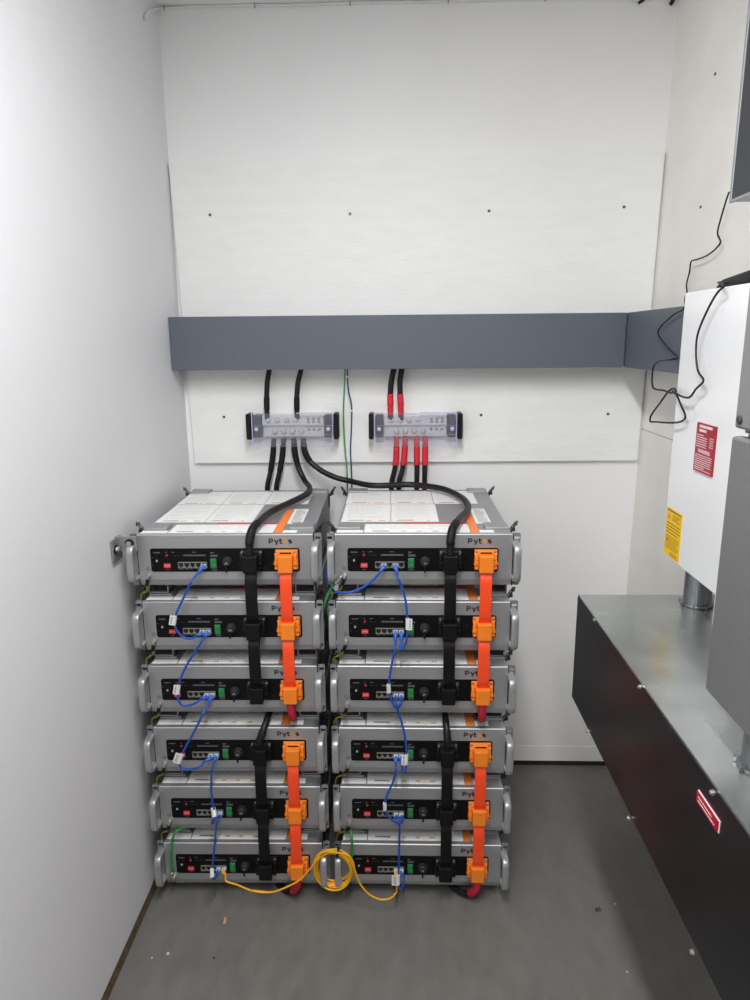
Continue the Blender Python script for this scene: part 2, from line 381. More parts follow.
    def strokes(polys, w, x0, z0):
        bm = BM()
        for P in polys:
            L, Rr = [], []
            for i, p in enumerate(P):
                q0 = Vector(P[max(i-1, 0)]); q1 = Vector(P[min(i+1, len(P)-1)]); d = (q1-q0).normalized(); n_ = Vector((-d.y, d.x))*w/2; p = Vector(p)
                L.append(p+n_); Rr.append(p-n_)
            fr = [bm.verts.new((x0+v.x, -.0005, z0+v.y)) for v in L+Rr[::-1]]; bk = [bm.verts.new((x0+v.x, .0001, z0+v.y)) for v in L+Rr[::-1]]
            m_ = len(P)
            for i in range(m_-1):
                bm.faces.new((fr[i], fr[i+1], fr[2*m_-2-i], fr[2*m_-1-i]))
            for i in range(2*m_): bm.faces.new((fr[i], fr[(i+1)%(2*m_)], bk[(i+1)%(2*m_)], bk[i]))
        return bm
    t = strokes([[(.0013,0),(.0013,.0125)], [(.0005,.0113),(.006,.0113)]+arc(.006,.0080,.0035,.0033,90,-90)+[(.0005,.0047)],
                 [(.0142,.0092),(.0188,.0010)], [(.0232,.0092),(.0178,-.0038)],
                 [(.0285,.0125),(.0285,.003)]+arc(.0308,.003,.0023,.0022,180,270)+[(.0335,.0008)], [(.0255,.0084),(.0335,.0084)],
                 arc(.0535,.0069,.0036,.0020,40,270,12)+arc(.0535,.0030,.0036,.0020,90,-140,12)], .0031, .3518, .1114)
    link('logo_letters', t, 'logo', root)
    t = strokes([[(.0372,.0050),(.0448,.0050)]+arc(.041,.0050,.0040,.0042,0,325,18)], .0024, .3518, .1114)
    link('logo_letter', t, 'logo_orange', root)
    # earth stud with its printed ring
    st = BM(); lathe(st, [(.0065,0),(.0065,.0015),(.005,.002),(.005,.006),(.0035,.0065),(.0035,.012),(.0,.013)], (.0445,0,.0275), (0,-1,0), 12); link('earth_stud', st, 'steel', root)
    bm = BM()
    for i in range(16):
        a, b = 2*PI*i/16, 2*PI*(i+1)/16
        q = [(.0435+r*math.cos(t), -.0004, .0465+r*math.sin(t)) for r, t in ((.0050,a),(.0050,b),(.0042,b),(.0042,a))]
        bm.faces.new([bm.verts.new(c) for c in q])
    box(bm, .0433,.0439,-.0005,-.0003,.0465,.0495); box(bm, .0408,.0462,-.0005,-.0003,.0460,.0466); box(bm, .0418,.0452,-.0005,-.0003,.0447,.0452)
    link('earth_symbol', bm, 'logo', root)
    # corner plates, latches, feet
    for cx, cy in ((0,0),(1,0),(0,1),(1,1)):
        x0 = BX0+.002 if cx == 0 else BX1-.062; x1 = x0+.060
        y0 = .046 if cy == 0 else DP-.052; y1 = y0+.05
        bm = BM(); box(bm, x0, x1, y0, y1, EH-.002, EH+.0045); pl = link('corner_plate', bm, 'case', root, bevel=.001)
        bm = BM(); lathe(bm, [(.005,0),(.005,.0015),(.002,.0025)], ((x0+x1)/2+(.006 if cx == 0 else -.006), (y0+y1)/2, EH+.0044), (0,0,1), 12); link('screw', bm, 'steel', pl)
        s = -1 if cx == 0 else 1; bx = BX0 if cx == 0 else BX1; yc = (y0+y1)/2-.006
        bm = BM(); box(bm, min(bx, bx+s*.004), max(bx, bx+s*.004), yc-.010, yc+.010, EH-.05, EH-.006)
        lt = link('latch', bm, 'darksteel', root, bevel=.0008)
        bm = BM()
        for dy in (-.007,.007): tube(bm, [(bx+s*.003,yc+dy,EH-.012),(bx+s*.010,yc+dy,EH+.002),(bx+s*.018,yc+dy,EH+.010)], .0016, 6)
        cyl(bm, (bx+s*.018,yc-.010,EH+.010),(bx+s*.018,yc+.010,EH+.010), .003, n=8)
        tube(bm, [(bx+s*.006,yc,EH-.014),(bx+s*.014,yc,EH+.002),(bx+s*.022,yc,EH+.016)], .0028, 8)
        box(bm, bx+s*.012-.004, bx+s*.012+.004, yc-.006, yc+.006, EH-.010, EH-.002)
        link('latch_lever', bm, 'darksteel', lt)
        bm = BM()   # welded channel foot
        f0, f1 = (x0, x0+.052) if cx == 0 else (x1-.052, x1)
        box(bm, f0, f0+.003, y0, y1, -.0355, .003); box(bm, f1-.003, f1, y0, y1, -.0355, .003); box(bm, f0, f1, y0, y1, -.0355, -.0325); box(bm, f0, f1, y1-.003, y1, -.0355, .003)
        link('foot', bm, 'ear', root)
    # printed sheets on the lid
    ZL = EH-.002+.0001; T = .0006
    def sheet(name, x0, x1, y0, y1, m='paper', lines=0, dark=False):
        bm = BM(); box(bm, BX0+x0, BX0+x1, y0, y1, ZL, ZL+T); o = link(name, bm, m, root)
        if lines:
            bm = BM(); dashes(bm, BX0+x0+.012, BX0+x1-.02, y0+.03, y1-.008, lines, 'top', h=.45, off=ZL+T+.0001); merge(o, bm, 'papergrey')
            bm = BM()
            for k in range(6):
                if random.random() < .75:
                    xx = BX0+x0+.015+(x1-x0-.03)*k/6; box(bm, xx, xx+random.uniform(.005,.02), y0+.008, y0+.015, ZL+T+.0001, ZL+T+.0003)
            if len(bm.verts) == 0: box(bm, BX0+x0+.02, BX0+x0+.03, y0+.008, y0+.015, ZL+T+.0001, ZL+T+.0003)
            merge(o, bm, 'papergold')
            bm = BM(); box(bm, BX0+x0+.02, BX0+x0+.06, y0+.010, y0+.017, ZL+T+.0001, ZL+T+.0003); merge(o, bm, 'paperdark')
        return o
    for a, b in ((.004,.135),(.137,.262),(.264,.392)): sheet('label_sheet', a, b, .334, .506, lines=9)
    for a, b in ((.006,.137),(.139,.266)): sheet('label_sheet', a, b, .126, .326, lines=10)
    sheet('label_sheet', .072, .338, .018, .100, lines=4); sheet('label_sheet', .003, .069, .018, .042); sheet('label_sheet', .362, .398, .018, .042)
    sheet('warning_stripe', .176, .340, .103, .116, 'redlabel')
    sheet('warning_strip', .340, .360, .018, .264, 'orangelabel')
    o = sheet('rating_label', .362, .402, .108, .270)
    bm = BM(); dashes(bm, BX0+.370, BX0+.398, .115, .262, 14, 'top', h=.5, off=ZL+T+.0001); merge(o, bm, 'paperdark')
    return root
XS = {'L': 0.02650, 'R': 0.52525-.003}; YS = {'L': -0.64202, 'R': -0.63576}; RZ = {'L': 0.01262, 'R': 0.00003}
proto = make_module()
ORD = {0:'topmost',1:'second from the top',2:'third from the top',3:'fourth from the top',4:'fifth from the top',5:'lowest'}
EXTRA = {('L',0):', clamped to the left wall',('L',5):', a green wire at its left edge',('R',5):', a green wire beside its left handle',('R',0):', blue cable leaving to its left'}
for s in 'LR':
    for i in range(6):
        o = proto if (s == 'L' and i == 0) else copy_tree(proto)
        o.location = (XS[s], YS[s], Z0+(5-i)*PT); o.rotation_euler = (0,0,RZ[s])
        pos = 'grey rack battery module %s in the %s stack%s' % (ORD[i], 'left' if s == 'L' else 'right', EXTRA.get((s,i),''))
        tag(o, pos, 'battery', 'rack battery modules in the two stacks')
def W(s, i, x, d, z):   # module-local point (d = distance in front of the face) -> world
    c, t = math.cos(RZ[s]), math.sin(RZ[s])
    return Vector((XS[s]+c*x+t*d, YS[s]+t*x-c*d, Z0+(5-i)*PT+z))

# ------------------------------------------------------------------ plug links: three plugs joined by flat straps
def plug(root, xc, zb, m, opened, strap_in, strap_out):
    k = BM()
    box(k, xc-.027, xc+.029, -.008, -.0013, zb+.046, zb+.0965)                      # flange
    pl = link('plug', k, m, root, bevel=.0012)
    k = BM()
    hexa(k, ((xc-.0175,-.036,zb+.044),(xc+.0175,-.036,zb+.044),(xc+.0175,-.012,zb+.047),(xc-.0175,-.012,zb+.047)),
            ((xc-.0185,-.036,zb+.088),(xc+.0185,-.036,zb+.088),(xc+.0185,-.012,zb+.088),(xc-.0185,-.012,zb+.088)))
    box(k, xc-.0205, xc+.0205, -.018, -.006, zb+.050, zb+.0955)
    link('plug_body', k, m, pl, bevel=.0025)
    for sx in (-1,1):                                                                # side clips
        k = BM()
        for z0, z1, y in ((.074,.088,-.014),(.061,.071,-.018),(.050,.058,-.016)):
            a, b = sorted((xc+sx*.019, xc+sx*(.0275 if z0 < .07 else .0245))); box(k, a, b, y-.006, -.006, zb+z0, zb+z1)
        tube(k, [(xc+sx*.026,-.012,zb+.090),(xc+sx*.024,-.019,zb+.078),(xc+sx*.0275,-.020,zb+.062)], .003, 6)
        link('clip', k, m, pl, bevel=.0008)
    for sx in (-1,1):
        k = BM(); lathe(k, [(.004,0),(.004,.002),(.002,.0024),(.0018,.0014)], (xc+.001+sx*.0225,-.008,zb+.0905), (0,-1,0), 10); link('screw', k, 'steel', pl)
    if opened:
        k = BM(); box(k, xc-.014, xc+.014, -.0184, -.0178, zb+.0895, zb+.0935); link('slot', k, 'hole', pl)
    return pl
def strap(root, xc, za, zb_, m):
    """flat strap from the underside of the plug at za down into the top of the plug at zb_"""
    pts = [(xc,-.020,za+.050),(xc,-.023,za+.040),(xc,-.029,za+.026),(xc,-.031,za-.005),(xc,-.030,zb_+.125),(xc,-.028,zb_+.105),(xc,-.023,zb_+.093),(xc,-.021,zb_+.085)]
    k = BM(); h = .0145; t = .0026
    pr = [(h,t),(h-.001,t+.0008),(-h+.001,t+.0008),(-h,t),(-h,-t),(-h+.001,-t-.0008),(h-.001,-t-.0008),(h,-t)]
    tube(k, pts, 0, prof=pr, up=(1,0,0), k=6); link('strap', k, m, root)
def make_link(name, label, s, i0, xc, m, sm, grp):
    root = thing(name, label, 'power cable', (XS[s], YS[s], Z0+(5-i0)*PT), RZ[s], grp)
    for k in range(3): plug(root, xc, -k*PT, m, k == 0, k > 0, k < 2)
    for k in range(2): strap(root, xc, -k*PT, -(k+1)*PT, sm)
    return root
XB, XO = .3075, .3950
for s, sn in (('L','left'),('R','right')):
    for i0, nn in ((0,'upper'),(3,'lower')):
        make_link('battery_jumper', 'black plug and strap jumper down the %s three modules of the %s stack' % (nn, sn), s, i0, XB, 'blackplastic', 'blackstrap', 'black plug jumpers')
        r = make_link('battery_jumper', 'orange plug and strap jumper down the %s three modules of the %s stack' % (nn, sn), s, i0, XO, 'orange', 'orangestrap', 'orange plug jumpers')

# crimson cable tails under the third and sixth orange plugs
for s, sn in (('L','left'),('R','right')):
    for i, nn in ((2,'upper'),(5,'lower')):
        root = thing('power_cable', 'crimson sleeved cable tail leaving the %s orange jumper of the %s stack' % (nn, sn), 'power cable', W(s, i, XO, .02, .02), 0, 'crimson sleeved cable tails')
        P0 = W(s, i, XO, .02, .02)
        if i == 2:
            a = [W(s,i,XO,.021,.048),W(s,i,XO,.022,.030),W(s,i,XO+.001,.021,.014),W(s,i,XO+.002,.016,.000),W(s,i,XO+.002,.006,-.010)]
            b = [W(s,i,XO+.002,.007,-.0095),W(s,i,XO+.001,-.01,-.016),W(s,i,XO-.004,-.06,-.020),W(s,i,XO-.01,-.2,-.020),W(s,i,XO-.02,-.5,-.020)]
        else:
            q = -1
            a = [W(s,i,XO,.021,.048),W(s,i,XO,.023,.030),W(s,i,XO-.003,.023,.014),W(s,i,XO-.010,.018,.000),W(s,i,XO-.017,.010,-.010)]
            b = [W(s,i,XO-.016,.012,-.0085),W(s,i,XO-.026,.004,-.018),W(s,i,XO-.045,-.010,-.022),W(s,i,XO-.075,-.05,-.024),W(s,i,XO-.085,-.16,-.024),W(s,i,XO-.09,-.4,-.024)]
        k = BM(); tube(k, [p-P0 for p in a], .0105, 14); link('sleeve', k, 'pinkshrink', root, smooth=True)
        k = BM(); tube(k, [p-P0 for p in b], .0085, 12); link('cable', k, 'rubber', root, smooth=True)

# ------------------------------------------------------------------ distribution blocks on the plywood
def make_block(label, x0, x1, zc):
    xc = (x0+x1)/2; w = (x1-x0)/2
    root = thing('distribution_block', label, 'terminal block', (xc,-.0185,zc), 0, 'clear covered distribution blocks')
    h = .041
    for sx in (-1,1):
        k = BM(); a, b = sorted((sx*(w-.013), sx*(w+.014)))
        box(k, min(sx*(w+.002), sx*(w+.015)), max(sx*(w+.002), sx*(w+.015)), -.062, 0, -h, h)
        for j in range(6): box(k, min(sx*(w+.014), sx*(w+.017)), max(sx*(w+.014), sx*(w+.017)), -.058+j*.009, -.053+j*.009, -h+.003, h-.003)
        link('end_cap', k, 'blackplastic', root, bevel=.001)
        k = BM(); box(k, *sorted((sx*(w-.030), sx*(w-.004))), -.048, 0, -h+.004, h-.006); link('end_stop', k, 'greybase', root, bevel=.004)
        k = BM(); lathe(k, [(.0065,0),(.0065,.003),(.003,.004)], (sx*(w-.016),-.0555,-.008), (0,-1,0), 14); link('cover_screw', k, 'coveredge', root)
    k = BM(); box(k, -w+.032, w-.032, -.036, -.004, .002, .034); box(k, -w+.032, w-.032, -.024, -.004, -.036, .002); link('busbar', k, 'busbar', root, bevel=.001)
    k = BM(); box(k, -w, w, -.004, 0, -h, h); link('base_rail', k, 'paper', root)
    for j in range(4):
        k = BM(); lathe(k, [(.0085,0),(.0085,.006),(.0065,.009),(.003,.0095)], (-w+.053+j*.0295,-.036,.020), (0,-1,0), 14); link('terminal_screw', k, 'screwbright', root)
        k = BM(); lathe(k, [(.0085,0),(.0085,.008),(.0065,.011),(.003,.0115)], (-w+.0725+j*.0285,-.024,-.017), (0,-1,0), 14); link('terminal_screw', k, 'screwbright', root)
    for j in range(3):
        for z in (.023,.014,-.012):
            k = BM(); lathe(k, [(.0045,0),(.0045,.003),(.002,.004)], (w-.082+j*.017,-.036 if z > 0 else -.024,z), (0,-1,0), 10); link('terminal_screw', k, 'bracket', root)
    # clear cover: stepped front, with a skirt over the cable entries
    k = BM()
    box(k, -w+.004, w-.004, -.055, -.053, .003, h+.002); box(k, -w+.004, w-.004, -.055, -.053, -h-.012, .0025); box(k, -w+.03, w-.03, -.050, -.0485, -h-.026, -h-.012)
    link('clear_cover', k, 'clear', root)
    for sx in (-1,1):
        k = BM(); box(k, *sorted((sx*(w-.032), sx*(w-.001))), -.0565, -.050, h+.0005, h+.0035); box(k, *sorted((sx*(w-.030), sx*(w-.001))), -.0565, -.050, -h-.015, -h-.012); box(k, *sorted((sx*(w-.0035), sx*(w-.001))), -.0562, -.050, -h-.012, h+.0005)
        link('cover_rim', k, 'coveredge', root)
    k = BM(); box(k, .015, w-.032, -.0565, -.052, h+.001, h+.0035); link('cover_rim', k, 'coveredge', root)
    k = BM(); box(k, -w+.004, w-.004, -.0558, -.0545, .0022, .0032); box(k, -w+.03, w-.004, -.0558, -.0545, -.0275, -.0265); link('cover_edge', k, 'print_white', root)
    return root
make_block('left distribution block on the backboard, black cables above and below', .231, .495, 1.261)
make_block('right distribution block on the backboard, red sleeved cables above and below', .626, .892, 1.260)

def cable(name, label, cat, pts, r, m, group=None, parts=(), k=8, n=12):
    """a cable with optional sleeves: parts = (name, from, to, radius, material) as fractions of its length"""
    P = catmull(pts, k); o = Vector(pts[-1])
    L = [0]
    for a, b in zip(P, P[1:]): L.append(L[-1]+(b-a).length)
    root = thing(name, label, cat, o, 0, group)
    bm = BM(); tube(bm, [p-o for p in P], r, n, smooth=False); link('jacket', bm, m, root, smooth=True)
    for pn, f0, f1, rr, pm in parts:
        Q = [p-o for p, l in zip(P, L) if f0*L[-1] <= l <= f1*L[-1]]
        def at(f):
            t = f*L[-1]
            for (a, b, la, lb) in zip(P, P[1:], L, L[1:]):
                if la <= t <= lb: return a+(b-a)*((t-la)/max(lb-la, 1e-9))-o
            return P[-1]-o
        Q = [at(f0)]+[q for q in Q if (q-at(f0)).length > .002 and (q-at(f1)).length > .002]+[at(f1)]
        bm = BM(); tube(bm, Q, rr, 14, smooth=False); link(pn, bm, pm, root, smooth=True)
    return root
G1 = 'black power cables'
RB = .0083
Y1 = -.056
# out of the trunking into the blocks
for pts, side in (([(0.2958,-0.0560,1.4527),(0.2921,-0.0560,1.4321),(0.2856,-0.0560,1.4022),(0.2828,-0.0560,1.3697),(0.2809,-0.0560,1.3370),(0.2806,-0.0560,1.3087),(0.2806,-0.0560,1.2851)], 'left'), ([(0.3982,-0.0560,1.4520),(0.3929,-0.0560,1.4314),(0.3844,-0.0560,1.4015),(0.3800,-0.0560,1.3691),(0.3779,-0.0560,1.3364),(0.3775,-0.0560,1.3082),(0.3772,-0.0560,1.2846)], 'right')):
    cable('power_cable', '%s black cable dropping from the trunking into the left distribution block' % side, 'power cable', pts, RB, 'rubber', G1, (('heat_shrink', .60, .83, .0094, 'shrink'),))
for pts, side in (([(0.6905,-0.0560,1.4465),(0.6883,-0.0560,1.4330),(0.6816,-0.0560,1.4032),(0.6787,-0.0560,1.3650),(0.6786,-0.0560,1.3265),(0.6785,-0.0560,1.3044),(0.6796,-0.0560,1.2793)], 'left'), ([(0.7158,-0.0560,1.4463),(0.7141,-0.0560,1.4328),(0.7097,-0.0560,1.4030),(0.7097,-0.0560,1.3648),(0.7119,-0.0560,1.3263),(0.7124,-0.0560,1.3042),(0.7124,-0.0560,1.2792)], 'right')):
    cable('power_cable', '%s red sleeved cable dropping from the trunking into the right distribution block' % side, 'power cable', pts, .0088, 'rubber', 'red sleeved cables above the right block', (('heat_shrink', .51, .72, .0106, 'redshrink'), ('lug_sleeve', .72, .90, .0094, 'redshrink')))
# down behind the stacks
def down(pts, label, grp, red=False, yb=-.055):
    p = list(pts); x, y, z = p[-1]
    p += [(x, yb, .98), (x, yb, .72), (x, yb, .40), (x, yb, .012)]
    parts = (('heat_shrink', .028, .078, .0104, 'redshrink'), ('lug_sleeve', .0, .030, .0092, 'redshrink')) if red else (('heat_shrink', .02, .09, .0094, 'shrink'),)
    cable('power_cable', label, 'power cable', p, RB, 'rubber', grp, parts)
down([(0.3003,-0.0560,1.2206),(0.2984,-0.0560,1.2086),(0.2944,-0.0560,1.1700),(0.2837,-0.0560,1.1116),(0.2707,-0.0560,1.0574)], 'outermost left black cable running down behind the left stack', G1)
down([(0.3314,-0.0560,1.2205),(0.3300,-0.0560,1.2085),(0.3257,-0.0560,1.1699),(0.3138,-0.0560,1.1115),(0.3009,-0.0560,1.0573)], 'second black cable running down behind the left stack', G1)
GR = 'red sleeved cables below the right block'
for pts, nm in (([(0.6979,-0.0560,1.2260),(0.6978,-0.0560,1.2147),(0.6972,-0.0560,1.1636),(0.6920,-0.0560,1.1178),(0.6817,-0.0560,1.0745)], 'leftmost'), ([(0.7270,-0.0560,1.2259),(0.7259,-0.0560,1.2089),(0.7220,-0.0560,1.1521),(0.7158,-0.0560,1.1120),(0.7061,-0.0560,1.0744)], 'second from left'), ([(0.7622,-0.0560,1.2257),(0.7629,-0.0560,1.2144),(0.7642,-0.0560,1.1662),(0.7645,-0.0560,1.1118),(0.7641,-0.0560,1.0714)], 'third from left'), ([(0.7902,-0.0560,1.2256),(0.7909,-0.0560,1.2143),(0.7907,-0.0560,1.1576),(0.7899,-0.0560,1.1118),(0.7897,-0.0560,1.0701)], 'rightmost')):
    down(pts, nm+' of the four red sleeved cables running down behind the right stack', GR, True)
# the two long cables over the stacks into the top black plugs
ZT = 1.0785
pa = [(0.3640,-0.0560,1.2204),(0.3645,-0.0560,1.2083),(0.3670,-0.0560,1.1697),(0.3779,-0.0560,1.1211)]+[(0.3976,-0.0750,1.0856)]+[(0.4230,-0.1530,1.0785),(0.4261,-0.2511,1.0785),(0.3885,-0.3762,1.0785),(0.3565,-0.4765,1.0785),(0.3443,-0.5929,1.0785)]
pb = [(0.3951,-0.0560,1.2202),(0.3956,-0.0560,1.2058),(0.3991,-0.0560,1.1793),(0.4116,-0.0560,1.1502)]+[(0.4455,-0.0650,1.1201),(0.4977,-0.0650,1.0931)]+[(0.5460,-0.0720,1.0821)]+[(0.6229,-0.1276,1.0785),(0.7408,-0.1149,1.0785),(0.8032,-0.1452,1.0785),(0.8444,-0.1864,1.0785),(0.8799,-0.2749,1.0785),(0.8959,-0.3676,1.0785),(0.8898,-0.4570,1.0785),(0.8617,-0.5440,1.0785),(0.8414,-0.6189,1.0785)]
XPL = XB+.0005
cable('power_cable', 'thick black cable curving over the left stack into its top black plug', 'power cable', [Vector(a) for a in pa]+[W('L',0,XPL+.004,.004,.147),W('L',0,XPL-.001,.017,.124),W('L',0,XPL,.021,.086)], .0092, 'rubber', 'thick black cables over the stacks', (('heat_shrink', .86, .965, .0106, 'shrink'),('lug_sleeve', .02, .10, .0100, 'shrink')))
cable('power_cable', 'long thick black cable sweeping right over both stacks into the right top black plug', 'power cable', [Vector(a) for a in pb]+[W('R',0,XPL+.004,.004,.147),W('R',0,XPL-.001,.017,.124),W('R',0,XPL,.021,.086)], .0092, 'rubber', 'thick black cables over the stacks', (('heat_shrink', .90, .975, .0106, 'shrink'),('lug_sleeve', .015, .07, .0100, 'shrink')))
for s, sn in (('L','left'),('R','right')):
    i = 3; dx = .018 if s == 'L' else -.004
    cable('power_cable', 'black cable from the gap above the fourth module into its black plug, %s stack' % sn, 'power cable', [W(s,i,XPL+dx,-.585,-.40),W(s,i,XPL+dx,-.585,.05),W(s,i,XPL+dx,-.57,.135),W(s,i,XPL+dx,-.53,.157),W(s,i,XPL+dx,-.2,.158),W(s,i,XPL+dx,-.05,.157),W(s,i,XPL+dx*.8,-.005,.150),W(s,i,XPL+dx*.4,.015,.130),W(s,i,XPL,.023,.110),W(s,i,XPL,.021,.086)], .0088, 'rubber', 'black cables into the fourth modules', (('heat_shrink', .955, .99, .0100, 'shrink'),))
# slim wires between the blocks
p = [(0.5350,-0.0500,1.4628),(0.5321,-0.0500,1.3907),(0.5274,-0.0500,1.3110),(0.5289,-0.0500,1.2138),(0.5353,-0.0500,1.1146),(0.5358,-0.0500,1.0474)]; p += [(p[-1][0]+.003,-.06,.9),(p[-1][0]+.004,-.07,.6),(p[-1][0]+.004,-.07,.004)]
cable('earth_wire', 'straight green wire hanging from the trunking between the two blocks', 'wire', p, .0026, 'greentop', None, (), n=8)
p = [(0.5427,-0.0460,1.4626),(0.5417,-0.0460,1.4061),(0.5458,-0.0460,1.3649),(0.5533,-0.0460,1.3298),(0.5522,-0.0460,1.2620),(0.5476,-0.0460,1.1802),(0.5499,-0.0460,1.1138),(0.5504,-0.0460,1.0465)]; p += [(p[-1][0]+.003,-.06,.9),(p[-1][0]+.004,-.08,.6),(p[-1][0]+.004,-.08,.004)]
cable('signal_wire', 'thin dark blue wire with pale ties hanging beside the green wire', 'wire', p, .0024, 'bluewire', None, (('tie', .030, .0335, .0042, 'paper'), ('tie', .105, .1085, .0042, 'paper')), n=8)

# ------------------------------------------------------------------ network cables
PORT = [.121+.0146*(k+.5) for k in range(5)]
def dirs(a, b): return (Vector(b)-Vector(a)).normalized()
def patch(label, ends, mid, m='blue', boot='blueboot', tagpos=None, group='blue patch cables', r=.0029, name='network_cable', tagsize=(.012,.026), cat='network cable', nowplug=False):
    """ends = list of (stack, row, port); mid = world points between the boots"""
    def end(e, toward):
        s, i, k = e; x = PORT[k]
        base = W(s, i, x, .002, .056); tip = W(s, i, x, .016, .055)
        d = (Vector(toward)-tip).normalized()
        return base, tip, tip+Vector((d.x*.010, -.006, d.z*.010)), tip+Vector((d.x*.022, -.009, d.z*.022))
    mid = [Vector(q) for q in mid]
    e0 = end(ends[0], mid[0]) if ends[0] else None
    e1 = end(ends[1], mid[-1]) if ends[1] else None
    pts = ([e0[1], e0[2], e0[3]] if e0 else [])+mid+([e1[3], e1[2], e1[1]] if e1 else [])
    o = mid[len(mid)//2]
    root = thing(name, label, cat, o, 0, group)
    bm = BM(); P = catmull(pts, 8); tube(bm, [p-o for p in P], r, 10, smooth=False); link('jacket', bm, m, root, smooth=True)
    for e in (e0, e1):
        if not e: continue
        bm = BM(); rz = 0
        a = e[0]-o; b = e[1]-o
        box(bm, b.x-.0057, b.x+.0057, b.y, a.y, b.z-.005, b.z+.005); pl = link('plug', bm, 'clearplug', root, bevel=.0006)
        bm = BM(); tube(bm, [e[1]-o+Vector((0,.004,0)), e[1]-o+Vector((0,-.001,0)), e[2]-o, e[3]-o], lambda t: .0064-.003*t, 10, k=5); link('boot', bm, boot, root, smooth=True)
    if tagpos is not None:
        j = min(range(len(P)), key=lambda q: (P[q]-Vector(tagpos)).length); d = (P[min(j+1, len(P)-1)]-P[max(j-1, 0)]).normalized()
        if d.z > 0: d = -d
        c = P[j]-o; u = Vector((0,-1,0)); v = d.cross(u).normalized(); u = v.cross(d)
        w, h = tagsize
        bm = BM(); tube(bm, [c-d*h/2, c+d*h/2], r+.0014, 10, smooth=False)
        q = [c-d*h/2-v*(-.001), c-d*h/2+v*w, c+d*h/2+v*w, c+d*h/2-v*(-.001)]
        hexa(bm, [x+u*.004 for x in q], [x+u*.0048 for x in q])
        tg = link('cable_tag', bm, 'tagpaper', root)
        bm = BM()
        for e_ in range(5):
            z0 = -h/2+.004+e_*(h-.006)/5; z1 = z0+(h-.006)/9
            q = [c+d*z0+v*w*.35, c+d*z0+v*w*.75, c+d*z1+v*w*.75, c+d*z1+v*w*.35]; hexa(bm, [x+u*.0049 for x in q], [x+u*.0051 for x in q])
        merge(tg, bm, 'paperdark')
    return root
def nm(a, b, s): return 'blue patch cable between the %s and %s modules of the %s stack' % (a, b, s)
# left stack
patch(nm('first','second','left'), [('L',0,4),('L',1,3)], [(0.1910,-0.6849,0.9543),(0.1739,-0.6852,0.9213),(0.1585,-0.6854,0.8915),(0.1459,-0.6855,0.8650),(0.1414,-0.6856,0.8401),(0.1484,-0.6855,0.8204),(0.1657,-0.6853,0.8042),(0.1842,-0.6850,0.8034)], tagpos=[(0.1428,-0.6856,0.8508)][0])
patch(nm('second','third','left'), [('L',1,4),('L',2,3)], [(0.2092,-0.6847,0.7987),(0.1866,-0.6850,0.7643),(0.1639,-0.6853,0.7296),(0.1460,-0.6855,0.6927),(0.1381,-0.6856,0.6629),(0.1355,-0.6856,0.6367),(0.1442,-0.6855,0.6186),(0.1649,-0.6853,0.6186),(0.1862,-0.6850,0.6284)], tagpos=[(0.1394,-0.6856,0.6629)][0])
patch(nm('third','fourth','left'), [('L',2,4),('L',3,3)], [(0.1959,-0.6849,0.5914),(0.1721,-0.6852,0.5455),(0.1503,-0.6855,0.5068),(0.1395,-0.6856,0.4873),(0.1340,-0.6857,0.4740),(0.1258,-0.6858,0.4481),(0.1311,-0.6857,0.4339),(0.1544,-0.6854,0.4330),(0.1803,-0.6851,0.4411)], tagpos=[(0.1333,-0.6857,0.4646)][0], tagsize=(.017,.030))
patch(nm('fourth','fifth','left'), [('L',3,4),('L',4,3)], [(0.2130,-0.6847,0.4435),(0.2068,-0.6847,0.4055),(0.2048,-0.6848,0.3720),(0.2061,-0.6848,0.3381),(0.2087,-0.6847,0.3089)]+[(0.2122,-0.6947,0.2970),(0.2077,-0.6947,0.2799)]+[(0.1987,-0.6798,0.2658)], tagpos=[(0.2091,-0.6847,0.3016)][0], tagsize=(.006,.024))
patch(nm('fifth','lowest','left'), [('L',4,4),('L',5,3)], [(0.2151,-0.6846,0.2795),(0.2103,-0.6847,0.2499),(0.2044,-0.6848,0.2100),(0.1985,-0.6849,0.1698),(0.1937,-0.6849,0.1343)]+[(0.1953,-0.6949,0.1175),(0.1971,-0.6949,0.1042)]+[(0.1994,-0.6848,0.0965)], tagpos=[(0.1941,-0.6899,0.1192)][0], tagsize=(.005,.022))
# right stack
patch('blue patch cable leaving the right top module leftward into the gap between stacks', [('R',0,1),None], [(0.6560,-0.6708,0.9732),(0.6396,-0.6708,0.9542),(0.6177,-0.6708,0.9369),(0.5957,-0.6708,0.9254),(0.5701,-0.6708,0.9196)]+[(0.5426,-0.6478,0.9140)]+[(0.5220,-0.6058,0.9151),(0.5169,-0.6058,0.9390)]+[(0.5094,-0.5358,0.9392)])
patch(nm('first','second','right'), [('R',0,3),('R',1,4)], [(0.7004,-0.6808,0.9643),(0.7121,-0.6808,0.9313),(0.7192,-0.6808,0.9021),(0.7228,-0.6808,0.8684),(0.7233,-0.6808,0.8388),(0.7210,-0.6808,0.8002),(0.7130,-0.6808,0.7786),(0.7074,-0.6808,0.7734)], tagpos=[(0.7233,-0.6808,0.8409)][0], tagsize=(-.012,.030))
patch(nm('second','third','right'), [('R',1,3),('R',2,4)], [(0.6922,-0.6808,0.7786),(0.6873,-0.6808,0.7481),(0.6807,-0.6808,0.7131),(0.6773,-0.6808,0.6821),(0.6789,-0.6808,0.6532),(0.6845,-0.6808,0.6309),(0.6939,-0.6808,0.6129),(0.7008,-0.6808,0.6130),(0.7074,-0.6808,0.6265)], tagpos=[(0.6785,-0.6808,0.6666)][0], tagsize=(.006,.024))
